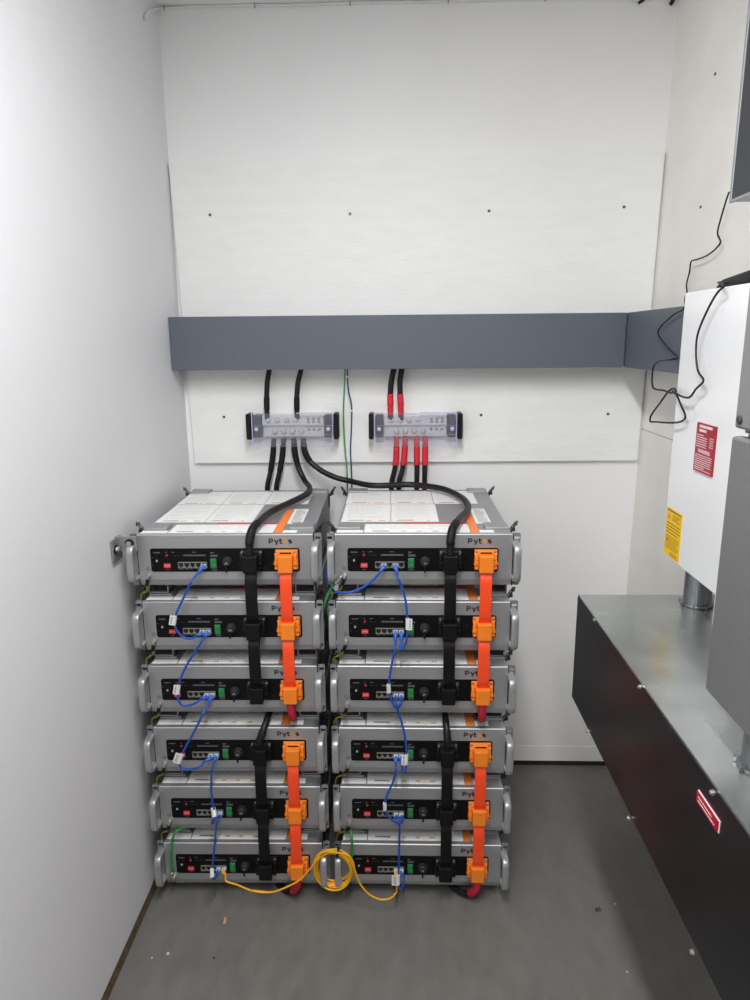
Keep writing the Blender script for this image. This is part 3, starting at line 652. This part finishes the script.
patch(nm('third','fourth','right'), [('R',2,3),('R',3,4)], [(0.6959,-0.6908,0.6320),(0.6991,-0.6908,0.6141)]+[(0.7000,-0.6808,0.6034),(0.7113,-0.6808,0.5637),(0.7185,-0.6808,0.5265),(0.7217,-0.6808,0.4919),(0.7217,-0.6808,0.4569),(0.7176,-0.6808,0.4304),(0.7123,-0.6808,0.4274)], tagpos=[(0.7222,-0.6808,0.4639)][0], tagsize=(.013,.030))
patch(nm('fourth','fifth','right'), [('R',3,3),('R',4,4)], [(0.6946,-0.6808,0.4390),(0.6866,-0.6808,0.3975),(0.6733,-0.6808,0.3645),(0.6658,-0.6808,0.3373),(0.6667,-0.6808,0.3131),(0.6757,-0.6808,0.2919),(0.6916,-0.6808,0.2769),(0.7049,-0.6808,0.2734),(0.7135,-0.6808,0.2833)], tagpos=[(0.6657,-0.6808,0.3252)][0], tagsize=(.005,.022))
patch(nm('fifth','lowest','right'), [('R',4,3),('R',5,4)], [(0.6996,-0.6908,0.2908),(0.7033,-0.6908,0.2726)]+[(0.7033,-0.6808,0.2216),(0.7022,-0.6808,0.1716),(0.7011,-0.6808,0.1274),(0.7010,-0.6808,0.0828),(0.7048,-0.6808,0.0668),(0.7114,-0.6808,0.0734),(0.7158,-0.6808,0.0959)], tagpos=[(0.7016,-0.6808,0.0988)][0], tagsize=(.018,.032))
# yellow cable with its coil hung over the two lowest handles
import itertools
coil = []
cc = Vector([(0.5224,-0.6658,0.1164)][0])
turns = 7
for t in range(turns*24+1):
    a = PI*.62+2*PI*t/24; k = t/24
    jit = .004*math.sin(2.1*k)+.003*math.sin(5.3*k+1); j2 = (k-turns/2)*.0014
    coil.append((cc.x+(.050+jit+j2*.5)*math.cos(a), cc.y-.006*math.sin(3*k)-.004*math.cos(a*1)+ (k-3.5)*.0016, cc.z+(.054+jit-j2)*math.sin(a)))
midA = [(0.2294,-0.6895,0.0928),(0.2595,-0.6891,0.0802),(0.2938,-0.6887,0.0633),(0.3199,-0.6883,0.0563),(0.3485,-0.6880,0.0564)]+[(0.2997,-0.6936,0.0660),(0.3345,-0.6931,0.0604),(0.3639,-0.6928,0.0640),(0.3996,-0.6923,0.0803),(0.4323,-0.6919,0.1010),(0.4594,-0.6916,0.1333),(0.4865,-0.6912,0.1720)]
midB = [(0.5656,-0.6978,0.1863),(0.5781,-0.6978,0.1590),(0.5862,-0.6978,0.1289),(0.5987,-0.6978,0.0937),(0.6244,-0.6978,0.0610),(0.6547,-0.6978,0.0476),(0.6800,-0.6978,0.0532),(0.6913,-0.6978,0.0657)]+[(0.6961,-0.6678,0.0530)]
root = patch('yellow patch cable coiled over the two lowest middle handles', [('L',5,4),('R',5,3)], list(midA)+coil[2:]+list(midB), 'yellow', 'yellowplug', group=None, r=.0026)
oo = Vector(root.location)
for nme, ang, mm, rr in (('cable_tie', PI*.42, 'blackplastic', .016), ('tape', -PI*.5, 'yellowplug', .011)):
    c = Vector((cc.x+.050*math.cos(ang), cc.y, cc.z+.054*math.sin(ang)))
    t = Vector((-.050*math.sin(ang), 0, .054*math.cos(ang))).normalized(); hw = .003 if nme == 'cable_tie' else .013
    k = BM(); tube(k, [c-t*hw-oo, c+t*hw-oo], rr*.8, 12, smooth=False); link(nme, k, mm, root)

# ------------------------------------------------------------------ earth wires
GE = 'yellow green earth jumpers'
for s, sn in (('L','left'),('R','right')):
    for i in range(5):
        a = [W(s,i,.0445,.008,.0275),W(s,i,.043,.010,.018),W(s,i,.038,.004,.004),W(s,i,.034,-.008,-.010),W(s,i,.026,-.022,-.022),W(s,i,.010,-.030,-.034),W(s,i,.004,-.034,-.06),W(s,i,.004,-.034,-.10),W(s,i,.006,-.032,-.145),W(s,i,.018,-.022,-.172),W(s,i,.034,-.012,-.178),W(s,i,.040,.004,-.170),W(s,i,.0435,.011,-.158),W(s,i,.0445,.010,-.1505)]
        if s == 'R': a = [v+Vector((0,-.0,0)) for v in a]
        cable('earth_wire', 'yellow green earth jumper between the %s and %s modules, %s stack' % (('first','second','third','fourth','fifth')[i], ('second','third','fourth','fifth','lowest')[i], sn), 'wire', a, .0026, 'yg', GE, (('lug_sleeve', .02, .09, .0042, 'shrink'), ('lug', 0, .025, .0036, 'steel'), ('lug_sleeve', .90, .97, .0042, 'shrink')), n=8)
p = [(0.5597,-0.6438,0.9542),(0.5509,-0.6438,0.9426),(0.5396,-0.6438,0.9309),(0.5274,-0.6438,0.9133),(0.5187,-0.6438,0.8917)]+[(0.5145,-0.6358,0.8747)]+[(0.5122,-0.6058,0.8427)]+[(0.5056,-0.5358,0.7970)]+[(0.4908,-0.3858,0.6651)]
cable('earth_wire', 'thick green earth wire bending from the right top module into the gap', 'wire', p, .0036, 'greenwire', 'green earth wires', (('lug', 0, .06, .0045, 'steel'),), n=8)
cable('earth_wire', 'green earth wire arching down the left edge of the lowest left module', 'wire', [(0.1065,-0.5810,0.1765)]+[(0.1007,-0.6311,0.2105)]+[(0.0887,-0.6472,0.2128),(0.0759,-0.6474,0.1898),(0.0693,-0.6475,0.1512),(0.0661,-0.6475,0.1080),(0.0661,-0.6475,0.0775),(0.0674,-0.6475,0.0644)], .0034, 'greenwire', 'green earth wires', (('lug', .93, 1, .0045, 'steel'),), n=8)
cable('earth_wire', 'green earth wire running down the left edge of the lowest right module', 'wire', [(0.5542,-0.5858,0.1867)]+[(0.5659,-0.6258,0.2100)]+[(0.5723,-0.6418,0.2041),(0.5725,-0.6418,0.1684),(0.5710,-0.6418,0.1279),(0.5703,-0.6418,0.0825),(0.5707,-0.6418,0.0550)], .0034, 'greenwire', 'green earth wires', (('lug', .93, 1, .0045, 'steel'),), n=8)

# wall clamp holding the top left ear
wb = thing('wall_bracket', 'bolted steel angle bracket tying the top left module to the left wall', 'bracket', (.002,-.66,1.03))
k = BM(); box(k, 0, .005, -.034, .022, -.028, .030); box(k, 0, .054, -.007, -.002, -.004, .034); 
link('angle', k, 'bracket', wb, bevel=.0012)
for pt, ax in (((.005,-.018,.004),(1,0,0)), ((.036,-.007,.016),(0,-1,0))):
    k = BM(); lathe(k, [(.0115,0),(.0115,.0016),(.0105,.002)], pt, ax, 20); w_ = link('washer', k, 'shrink', wb)
    k = BM(); lathe(k, [(.0075,.002),(.0075,.008),(.006,.0095),(.0,.0097)], pt, ax, 6); link('bolt', k, 'steel', wb)

# ------------------------------------------------------------------ right side: steel trough, white cabinet, grey cabinets
BXF, BTOP, BBOT, BFAR, BNEAR = 1.123, .943, .684, -.740, -2.25
tb = thing('wall_trough', 'long steel trough box fixed low on the right wall', 'trough', (1.3,-1.3,BBOT))
k = BM(); hexa(k, ((BXF+.003-1.3,BNEAR+1.3,0),(WR(BBOT)-1.301,BNEAR+1.3,0),(WR(BBOT)-1.301,BFAR+1.3,0),(BXF+.003-1.3,BFAR+1.3,0)), ((BXF+.003-1.3,BNEAR+1.3,BTOP-BBOT),(WR(BBOT)-1.301,BNEAR+1.3,BTOP-BBOT),(WR(BBOT)-1.301,BFAR+1.3,BTOP-BBOT),(BXF+.003-1.3,BFAR+1.3,BTOP-BBOT)))
link('body', k, 'galv', tb, bevel=.002)
k = BM(); box(k, BXF-1.3, BXF+.003-1.3, BNEAR+1.3, BFAR+1.3, -.004, BTOP-BBOT-.004); link('cover', k, 'blacksteel', tb, bevel=.0006)
k = BM(); box(k, BXF+.001-1.3, BXF+.004-1.3, BNEAR+1.3, BFAR+1.3, BTOP-BBOT-.003, BTOP-BBOT+.001); link('lip', k, 'galv', tb)
for (x, y, z) in [(1.1240,-0.8863,0.9399),(1.1240,-1.1733,0.9345),(1.1240,-0.8854,0.6744),(1.1240,-1.1733,0.6716),(1.1240,-1.4566,0.6669),(1.1240,-1.4618,0.9317)]:
    k = BM(); lathe(k, [(.0045,0),(.0045,.0012),(.0036,.0016),(.0036,.004),(.0026,.0048)], (BXF-1.3,y+1.3,z-BBOT), (-1,0,0), 12); link('cover_screw', k, 'steel', tb)
def quad_plate(root, name, pts, axis_off, m, th=.0015):
    bm = BM(); hexa(bm, [Vector(q)+Vector(axis_off) for q in pts], [Vector(q)+Vector(axis_off)+Vector((-th,0,0)) for q in pts]); return link(name, bm, m, root)
def side_dashes(root, name, y0, y1, z0, z1, rows, x, m, h=.5, fill=None):
    """printed lines on a plate facing the room (-x); y0 is the far end where each line begins"""
    bm = BM(); dz = (z1-z0)/rows
    for r in range(rows):
        z = z1-dz*(r+.5); y = y0; e = y0+(y1-y0)*(fill if fill else (1 if random.random() < .7 else random.uniform(.55,.95)))
        while y > e+1e-4:
            w = min(y-e, abs(y1-y0)*random.uniform(.06,.2)); box(bm, x-.0003, x, y-w*.84, y, z-dz*h/2, z+dz*h/2); y -= w
    return merge(root, bm, m)
k = BM(); NP = [(1.1240,-1.4231,0.9063),(1.1240,-1.4878,0.9091),(1.1240,-1.4860,0.8910),(1.1240,-1.4233,0.8904)]
y0, y1 = NP[0][1]+1.3, NP[1][1]+1.3; z0, z1 = NP[2][2]-BBOT, NP[0][2]-BBOT
box(k, BXF-.0035-1.3, BXF-1.3, y1, y0, z0, z1); npl = link('nameplate', k, 'redplate', tb); npl['label'] = 'red engraved nameplate'
k = BM(); box(k, BXF-.0012-1.3, BXF-1.3, y1-.0015, y0+.0015, z0-.0012, z1+.0012); link('nameplate_backing', k, 'whiteprint', tb)
side_dashes(npl, 'printed_lines', y0-.006, y1+.006, z0+.002, z1-.002, 2, BXF-.0036-1.3, 'whiteprint', h=.26)
# conduit nipples standing on the trough
def pipe(label, x, y, ztop):
    root = thing('conduit', label, 'conduit', (x, y, BTOP), .2, 'galvanised conduits on the trough')
    h = ztop-BTOP
    k = BM(); cyl(k, (0,0,.0012),(0,0,h), .0295, n=32); link('pipe', k, 'galvpipe', root, smooth=False)
    k = BM(); lathe(k, [(.0325,.001),(.0335,.002),(.0335,.005),(.0325,.006),(.0295,.006)], (0,0,0), (0,0,1), 32); ln = link('locknut', k, 'galvpipe', root)
    k = BM()
    for a in range(8):
        t = 2*PI*a/8; c, s_ = math.cos(t), math.sin(t)
        hexa(k, [(c*.034-s_*.003, s_*.034+c*.003, .001),(c*.034+s_*.003, s_*.034-c*.003, .001),(c*.0365+s_*.0025, s_*.039-c*.0025, .001),(c*.039-s_*.0025, s_*.0365+c*.0025, .001)], [(c*.034-s_*.003, s_*.034+c*.003, .009),(c*.034+s_*.003, s_*.034-c*.003, .009),(c*.0365+s_*.0025, s_*.039-c*.0025, .008),(c*.039-s_*.0025, s_*.0365+c*.0025, .008)])
    link('locknut_lug', k, 'galvpipe', ln)
    return root
WX, WFAR, WNEAR, WTOP, WBOT = 1.32, -.719, -1.10, 1.6235, 1.0385
pipe('galvanised conduit between the trough and the white cabinet', 1.372, -.803, WBOT)
GX = 1.155; GFAR = -1.339; GBOT = 1.020
pipe('galvanised conduit under the large grey cabinet', 1.207, -1.425, GBOT)
# white cabinet
wc = thing('electrical_cabinet', 'glossy white wall cabinet with red and yellow warning labels', 'cabinet', (1.4,-.9,WBOT))
k = BM(); hexa(k, ((WX+.012-1.4,WNEAR+.9,.004),(WR(WBOT)-1.401,WNEAR+.9,.004),(WR(WBOT)-1.401,WFAR-.003+.9,.004),(WX+.012-1.4,WFAR-.003+.9,.004)), ((WX+.012-1.4,WNEAR+.9,WTOP-WBOT-.003),(WR(WBOT)-1.401,WNEAR+.9,WTOP-WBOT-.003),(WR(WBOT)-1.401,WFAR-.003+.9,WTOP-WBOT-.003),(WX+.012-1.4,WFAR-.003+.9,WTOP-WBOT-.003)))
link('body', k, 'white_enamel', wc, bevel=.002)
k = BM(); box(k, WX-1.4, WX+.012-1.4, WNEAR+.9, WFAR+.9, 0, WTOP-WBOT); link('front_cover', k, 'white_enamel', wc, bevel=.002)
for (px, (x, y, z)) in zip((0,1), [(1.3300,-0.6892,1.1068),(1.3300,-0.7038,1.5771)]):
    k = BM(); lathe(k, [(.0055,0),(.0055,.002),(.004,.005),(.002,.0055)], (.0+WX+.008-1.4,WFAR+.9,z-WBOT), (0,1,0), 10); link('screw', k, 'darksteel', wc)
Q = [(1.3200,-0.8481,1.3603),(1.3200,-0.9350,1.3607),(1.3200,-0.9311,1.2612),(1.3200,-0.8456,1.2615)]; y0, y1, z0, z1 = Q[0][1]+.9, Q[1][1]+.9, (Q[2][2]+Q[3][2])/2-WBOT, (Q[0][2]+Q[1][2])/2-WBOT
k = BM(); box(k, WX-.0032-1.4, WX-1.4, y1, y0, z0, z1); rl = link('warning_plate', k, 'redplate', wc); rl['label'] = 'red engraved warning plate'
x = WX-.0033-1.4; hh = z1-z0; ww = y0-y1
side_dashes(rl, 'printed_heading', y0-ww*.16, y1+ww*.16, z1-hh*.19, z1-hh*.02, 2, x, 'whiteprint', h=.62)
side_dashes(rl, 'printed_lines', y0-ww*.06, y1+ww*.4, z1-hh*.50, z1-hh*.22, 6, x, 'whiteprint', h=.34)
side_dashes(rl, 'printed_figures', y0-ww*.74, y1+ww*.06, z1-hh*.46, z1-hh*.24, 5, x, 'whiteprint', h=.3)
side_dashes(rl, 'printed_lines', y0-ww*.06, y1+ww*.06, z0+hh*.03, z0+hh*.37, 8, x, 'whiteprint', h=.36)
t = text_mesh('WARNING', hh*.115, 1.0, offset=.0002); wd = max(v.co.x for v in t.verts)
for v in t.verts: a, b = v.co.x, v.co.z; v.co = Vector((x-.0001+v.co.y*.5, y0-ww/2+wd/2-a, z0+hh*.395+b))
merge(rl, t, 'whiteprint')
Q = [(1.3200,-0.7248,1.1529),(1.3200,-0.8126,1.1527),(1.3200,-0.8124,1.0431),(1.3200,-0.7267,1.0432)]; y0, y1, z0, z1 = Q[0][1]+.9, Q[1][1]+.9, (Q[2][2]+Q[3][2])/2-WBOT, (Q[0][2]+Q[1][2])/2-WBOT
k = BM(); box(k, WX-.0006-1.4, WX-1.4, y1, y0, z0, z1); yl = link('warning_sticker', k, 'yellowlabel', wc); yl['label'] = 'yellow warning sticker'
x = WX-.0007-1.4; hh = z1-z0; ww = y0-y1
side_dashes(yl, 'printed_heading', y0-ww*.06, y1+ww*.04, z1-hh*.07, z1-hh*.02, 1, x, 'ylprint', h=.8, fill=1)
side_dashes(yl, 'printed_lines', y0-ww*.40, y1+ww*.08, z1-hh*.24, z1-hh*.10, 6, x, 'ylprint', h=.3)
side_dashes(yl, 'printed_lines', y0-ww*.06, y1+ww*.06, z0+hh*.46, z1-hh*.28, 4, x, 'logo', h=.22)
side_dashes(yl, 'printed_lines', y0-ww*.06, y1+ww*.06, z0+hh*.14, z0+hh*.44, 9, x, 'ylprint', h=.3)
side_dashes(yl, 'printed_lines', y0-ww*.40, y1+ww*.06, z0+hh*.02, z0+hh*.11, 3, x, 'ylprint', h=.3)
k = BM()
hexa(k, [(x,y0-ww*.08,z1-hh*.22),(x,y0-ww*.30,z1-hh*.22),(x,y0-ww*.195,z1-hh*.10),(x,y0-ww*.185,z1-hh*.10)], [(x-.0002,y0-ww*.08,z1-hh*.22),(x-.0002,y0-ww*.30,z1-hh*.22),(x-.0002,y0-ww*.195,z1-hh*.10),(x-.0002,y0-ww*.185,z1-hh*.10)])
box(k, x-.0002, x, y0-ww*.28, y0-ww*.12, z0+hh*.30, z0+hh*.36)
merge(yl, k, 'orange')
# large grey cabinets in front of it
gc = thing('electrical_cabinet', 'large grey cabinet at the right edge, above the second conduit', 'cabinet', (1.33,-1.7,GBOT))
ZS = 1.402
def gbox(k, x0, y0, y1, z0, z1): hexa(k, ((x0-1.33,y0+1.7,z0-GBOT),(WR(z0)-1.331,y0+1.7,z0-GBOT),(WR(z0)-1.331,y1+1.7,z0-GBOT),(x0-1.33,y1+1.7,z0-GBOT)), ((x0-1.33,y0+1.7,z1-GBOT),(WR(z0)-1.331,y0+1.7,z1-GBOT),(WR(z0)-1.331,y1+1.7,z1-GBOT),(x0-1.33,y1+1.7,z1-GBOT)))
k = BM(); gbox(k, GX+.02, -2.0, GFAR-.004, GBOT+.003, ZS); link('body', k, 'greybox', gc, bevel=.002)
k = BM(); box(k, GX-1.33, GX+.02-1.33, -2.0+1.7, GFAR+1.7, 0, ZS-.003-GBOT); link('door', k, 'greybox', gc, bevel=.004)
k = BM(); box(k, GX+.004-1.33, GX+.018-1.33, GFAR+1.7, GFAR+.006+1.7, .100, ZS-.01-GBOT); link('edge_flange', k, 'white_enamel', gc)
gu = thing('electrical_cabinet', 'upper grey cabinet at the right edge, standing on the large grey one', 'cabinet', (1.33,-1.7,ZS))
k = BM(); hexa(k, ((GX+.016-1.33,-.3,.001),(WR(ZS)-1.331,-.3,.001),(WR(ZS)-1.331,GFAR+1.698,.001),(GX+.016-1.33,GFAR+1.698,.001)), ((GX+.016-1.33,-.3,.36),(WR(ZS)-1.331,-.3,.36),(WR(ZS)-1.331,GFAR+1.698,.36),(GX+.016-1.33,GFAR+1.698,.36)))
link('body', k, 'greybox2', gu, bevel=.002)
k = BM(); box(k, GX+.002-1.33, GX+.016-1.33, -.3, GFAR+1.7, .008, .36); link('cover', k, 'greybox2', gu, bevel=.004)
(sx, sy, sz) = [(1.1570,-1.3560,1.4224)][0]
k = BM(); lathe(k, [(.006,0),(.006,.003),(.004,.004)], (GX+.002-1.33,sy+1.7,sz-ZS), (-1,0,0), 12); link('screw', k, 'darksteel', gu)
# small black unit lying on the white cabinet, and its cord
DV = [(1.3400,-0.8764,1.6304),(1.3400,-0.8781,1.6228)]
dv = thing('power_adapter', 'small black device lying on top of the white cabinet', 'device', (1.355,-.905,WTOP))
k = BM(); hexa(k, ((-.035,-.095,0),(.035,-.095,0),(.03,.058,0),(-.030,.058,0)), ((-.03,-.09,.025),(.03,-.09,.025),(.022,.045,.017),(-.022,.045,.017)))
link('housing', k, 'blackplastic', dv, bevel=.004)
# dark display cabinet high on the right wall
DC = (1.36, -.795, 1.790)
dc = thing('wall_enclosure', 'charcoal enclosure with silver frame high on the right wall', 'enclosure', (1.43,-1.15,DC[2]))
k = BM(); hexa(k, ((DC[0]+.006-1.43,-.62,.002),(WR(1.79)-1.4305,-.62,.002),(WR(1.79)-1.4305,DC[1]-.003+1.15,.002),(DC[0]+.006-1.43,DC[1]-.003+1.15,.002)), ((DC[0]+.006-1.43,-.62,.45),(WR(1.79)-1.4305,-.62,.45),(WR(1.79)-1.4305,DC[1]-.003+1.15,.45),(DC[0]+.006-1.43,DC[1]-.003+1.15,.45)))
link('body', k, 'silverframe', dc, bevel=.001)
k = BM()
fx0, fx1 = DC[0]-1.43, DC[0]+.006-1.43; ya, yb = -.62, DC[1]+1.15
box(k, fx0, fx1, yb-.008, yb, 0, .45); box(k, fx0, fx1, ya, yb-.008, 0, .006); box(k, fx0, fx1, ya, yb-.008, .444, .45); box(k, fx0, fx1, ya, ya+.016, .006, .444)
link('frame', k, 'silverframe', dc, bevel=.0008)
k = BM(); box(k, fx0+.002, fx1+.001, ya+.016, yb-.008, .006, .444); link('door', k, 'charcoal', dc)
# thin black cord
c1 = [(1.4880,-0.5002,1.8660),(1.4880,-0.4888,1.8481),(1.4880,-0.4704,1.8127),(1.4880,-0.4588,1.7799),(1.4880,-0.4805,1.7562),(1.4880,-0.4638,1.7455),(1.4880,-0.4099,1.7327),(1.4880,-0.3502,1.7294),(1.4880,-0.3124,1.7270),(1.4880,-0.3083,1.7018),(1.4880,-0.2957,1.6691),(1.4880,-0.3027,1.6529)]
c1b = [(1.45,-.64,1.628),(1.42,-.66,1.612)]
c2 = [(1.3810,-0.5659,1.6166),(1.3810,-0.5695,1.6004),(1.3810,-0.4997,1.5844),(1.3810,-0.4073,1.5444),(1.3810,-0.4851,1.5045),(1.3810,-0.5472,1.4850)]
c3 = [(1.3090,-0.7051,1.4827),(1.3090,-0.6220,1.4747),(1.3090,-0.5928,1.4598),(1.3090,-0.5989,1.4177),(1.3090,-0.6167,1.4118),(1.3090,-0.6735,1.4123),(1.3090,-0.7158,1.4098),(1.3090,-0.7428,1.4161),(1.3090,-0.7305,1.4207),(1.3090,-0.7033,1.4133),(1.3090,-0.6554,1.3823),(1.3090,-0.6020,1.3440),(1.3090,-0.6008,1.3343),(1.3090,-0.6337,1.3361),(1.3090,-0.7843,1.3541),(1.3090,-0.8055,1.3661),(1.3090,-0.7765,1.3887),(1.3090,-0.7475,1.4078),(1.3090,-0.7233,1.4147)]
c4 = [(1.3060,-0.7852,1.4076),(1.3060,-0.8263,1.4098),(1.3060,-0.8519,1.4280),(1.3060,-0.8832,1.4468),(1.3060,-0.8534,1.4641),(1.3060,-0.8354,1.5013),(1.3060,-0.8351,1.5350),(1.3060,-0.8764,1.5878),(1.3060,-0.9095,1.6138),(1.3060,-0.9324,1.6222)]
cable('loose_cord', 'thin black cord tangled beside the white cabinet, running to the charcoal enclosure', 'cord', [Vector(a) for a in c1+c2+c3+c4]+[Vector((1.330,-.856,1.635)),Vector((1.345,-.870,1.632))], .0022, 'rubber', None, (), k=6, n=8)

# ------------------------------------------------------------------ bits on the floor
def bit(name, label, px, size, m, rz, cat):
    x, y, z = px; a, b, c = size
    k = BM(); hexa(k, ((-a,-b,0),(a,-b*.8,0),(a*.9,b,0),(-a*.85,b*.9,0)), ((-a*.9,-b*.8,c),(a*.8,-b*.7,c*.8),(a*.8,b*.9,c),(-a*.7,b*.8,c*1.1)))
    o = link(name, k, m); o.location = (x,y,0); o.rotation_euler = (0,0,rz); tag(o, label, cat)
F_ = [(0.2308,-0.7288,0.0000),(0.1091,-0.8356,0.0000),(0.0720,-0.8483,0.0000),(0.2304,-0.8450,0.0000),(1.3148,-0.2820,0.0000),(1.3559,-0.6659,0.0000),(1.2439,-0.8701,0.0000),(1.2688,-0.8612,0.0000),(0.4254,-0.6595,0.0000)]
bit('wood_chip', 'small raw wood chip on the floor before the left stack', F_[0], (.004,.011,.004), 'wood', .1, 'debris')
bit('paint_fleck', 'white fleck on the floor near the left wall', F_[1], (.004,.003,.003), 'fleck', .5, 'debris')
bit('paint_fleck', 'tiny pale fleck left of the white fleck', F_[2], (.002,.002,.002), 'fleck', .9, 'debris')
bit('grit', 'dark grit speck right of the white fleck', F_[3], (.0025,.002,.002), 'hole', .2, 'debris')
bit('dried_leaf', 'brown crumb on the floor left of the trough shadow', [(1.2481,-0.6715,0.0000)][0], (.009,.006,.003), 'strip', .2, 'debris')
bit('paint_fleck', 'pale fleck on the floor near the bottom of the picture', [(1.2654,-0.8641,0.0000)][0], (.002,.002,.002), 'fleck', .2, 'debris')
bit('paint_fleck', 'pale speck on the floor beneath the trough', [(1.3010,-0.6495,0.0000)][0], (.0022,.002,.002), 'fleck', .7, 'debris')

# ------------------------------------------------------------------ light
def batten(label, y):
    lf = thing('ceiling_light', label, 'lamp', (.69,y,CEIL), 0, 'ceiling battens')
    k = BM(); box(k, -.07, .07, -.57, .57, -.03, -.0005); link('housing', k, 'white_enamel', lf, bevel=.004)
batten('white batten light on the ceiling just in front of the camera', -1.75)
batten('unseen white batten added for fill light above and behind the camera', -3.0)  # unseen fixture, added to carry the fill lamp
def area(name, loc, sx, sy, energy, col=(1,1,1), rot=(0,0,0)):
    l = bpy.data.lights.new(name, 'AREA'); l.shape = 'RECTANGLE'; l.size = sx; l.size_y = sy; l.energy = energy; l.color = col
    o = bpy.data.objects.new(name, l); COL.objects.link(o); o.location = loc; o.rotation_euler = rot; return o
area('area_lamp', (.69,-1.75,CEIL-.034), .13, 1.1, 28, (1,.997,.993))
area('area_lamp', (.69,-3.0,CEIL-.034), .13, 1.1, 20, (1,.997,.993))  # fill lamp added behind the camera to lift the lower walls
w = bpy.data.worlds.new('World'); SC.world = w; w.use_nodes = True
w.node_tree.nodes['Background'].inputs['Color'].default_value = (.9,.95,1,1); w.node_tree.nodes['Background'].inputs['Strength'].default_value = .4

# ------------------------------------------------------------------ camera
f, pitch, yaw, roll = 698.67818, 0.22584, 0.03053, -0.00871
cam = bpy.data.cameras.new('camera'); co = bpy.data.objects.new('camera', cam); COL.objects.link(co)
cam.sensor_fit = 'VERTICAL'; cam.sensor_height = 24; cam.lens = f*24/1000; cam.clip_start = .02
fw = Vector((-math.sin(yaw)*math.cos(pitch), math.cos(yaw)*math.cos(pitch), -math.sin(pitch)))
r_ = Vector((math.cos(yaw), math.sin(yaw), 0)); u_ = r_.cross(fw)
rr = r_*math.cos(roll)+u_*math.sin(roll); uu = u_*math.cos(roll)-r_*math.sin(roll)
co.matrix_world = Matrix(((rr.x,uu.x,-fw.x,0.69534),(rr.y,uu.y,-fw.y,-2.30529),(rr.z,uu.z,-fw.z,1.53168),(0,0,0,1)))
SC.camera = co
vs = SC.view_settings
vs.view_transform = 'Standard'; vs.look = 'None'; vs.gamma = 1; vs.use_curve_mapping = False; vs.exposure = 0.15

SC.cycles.max_bounces = 16; SC.cycles.diffuse_bounces = 10; SC.cycles.transparent_max_bounces = 16
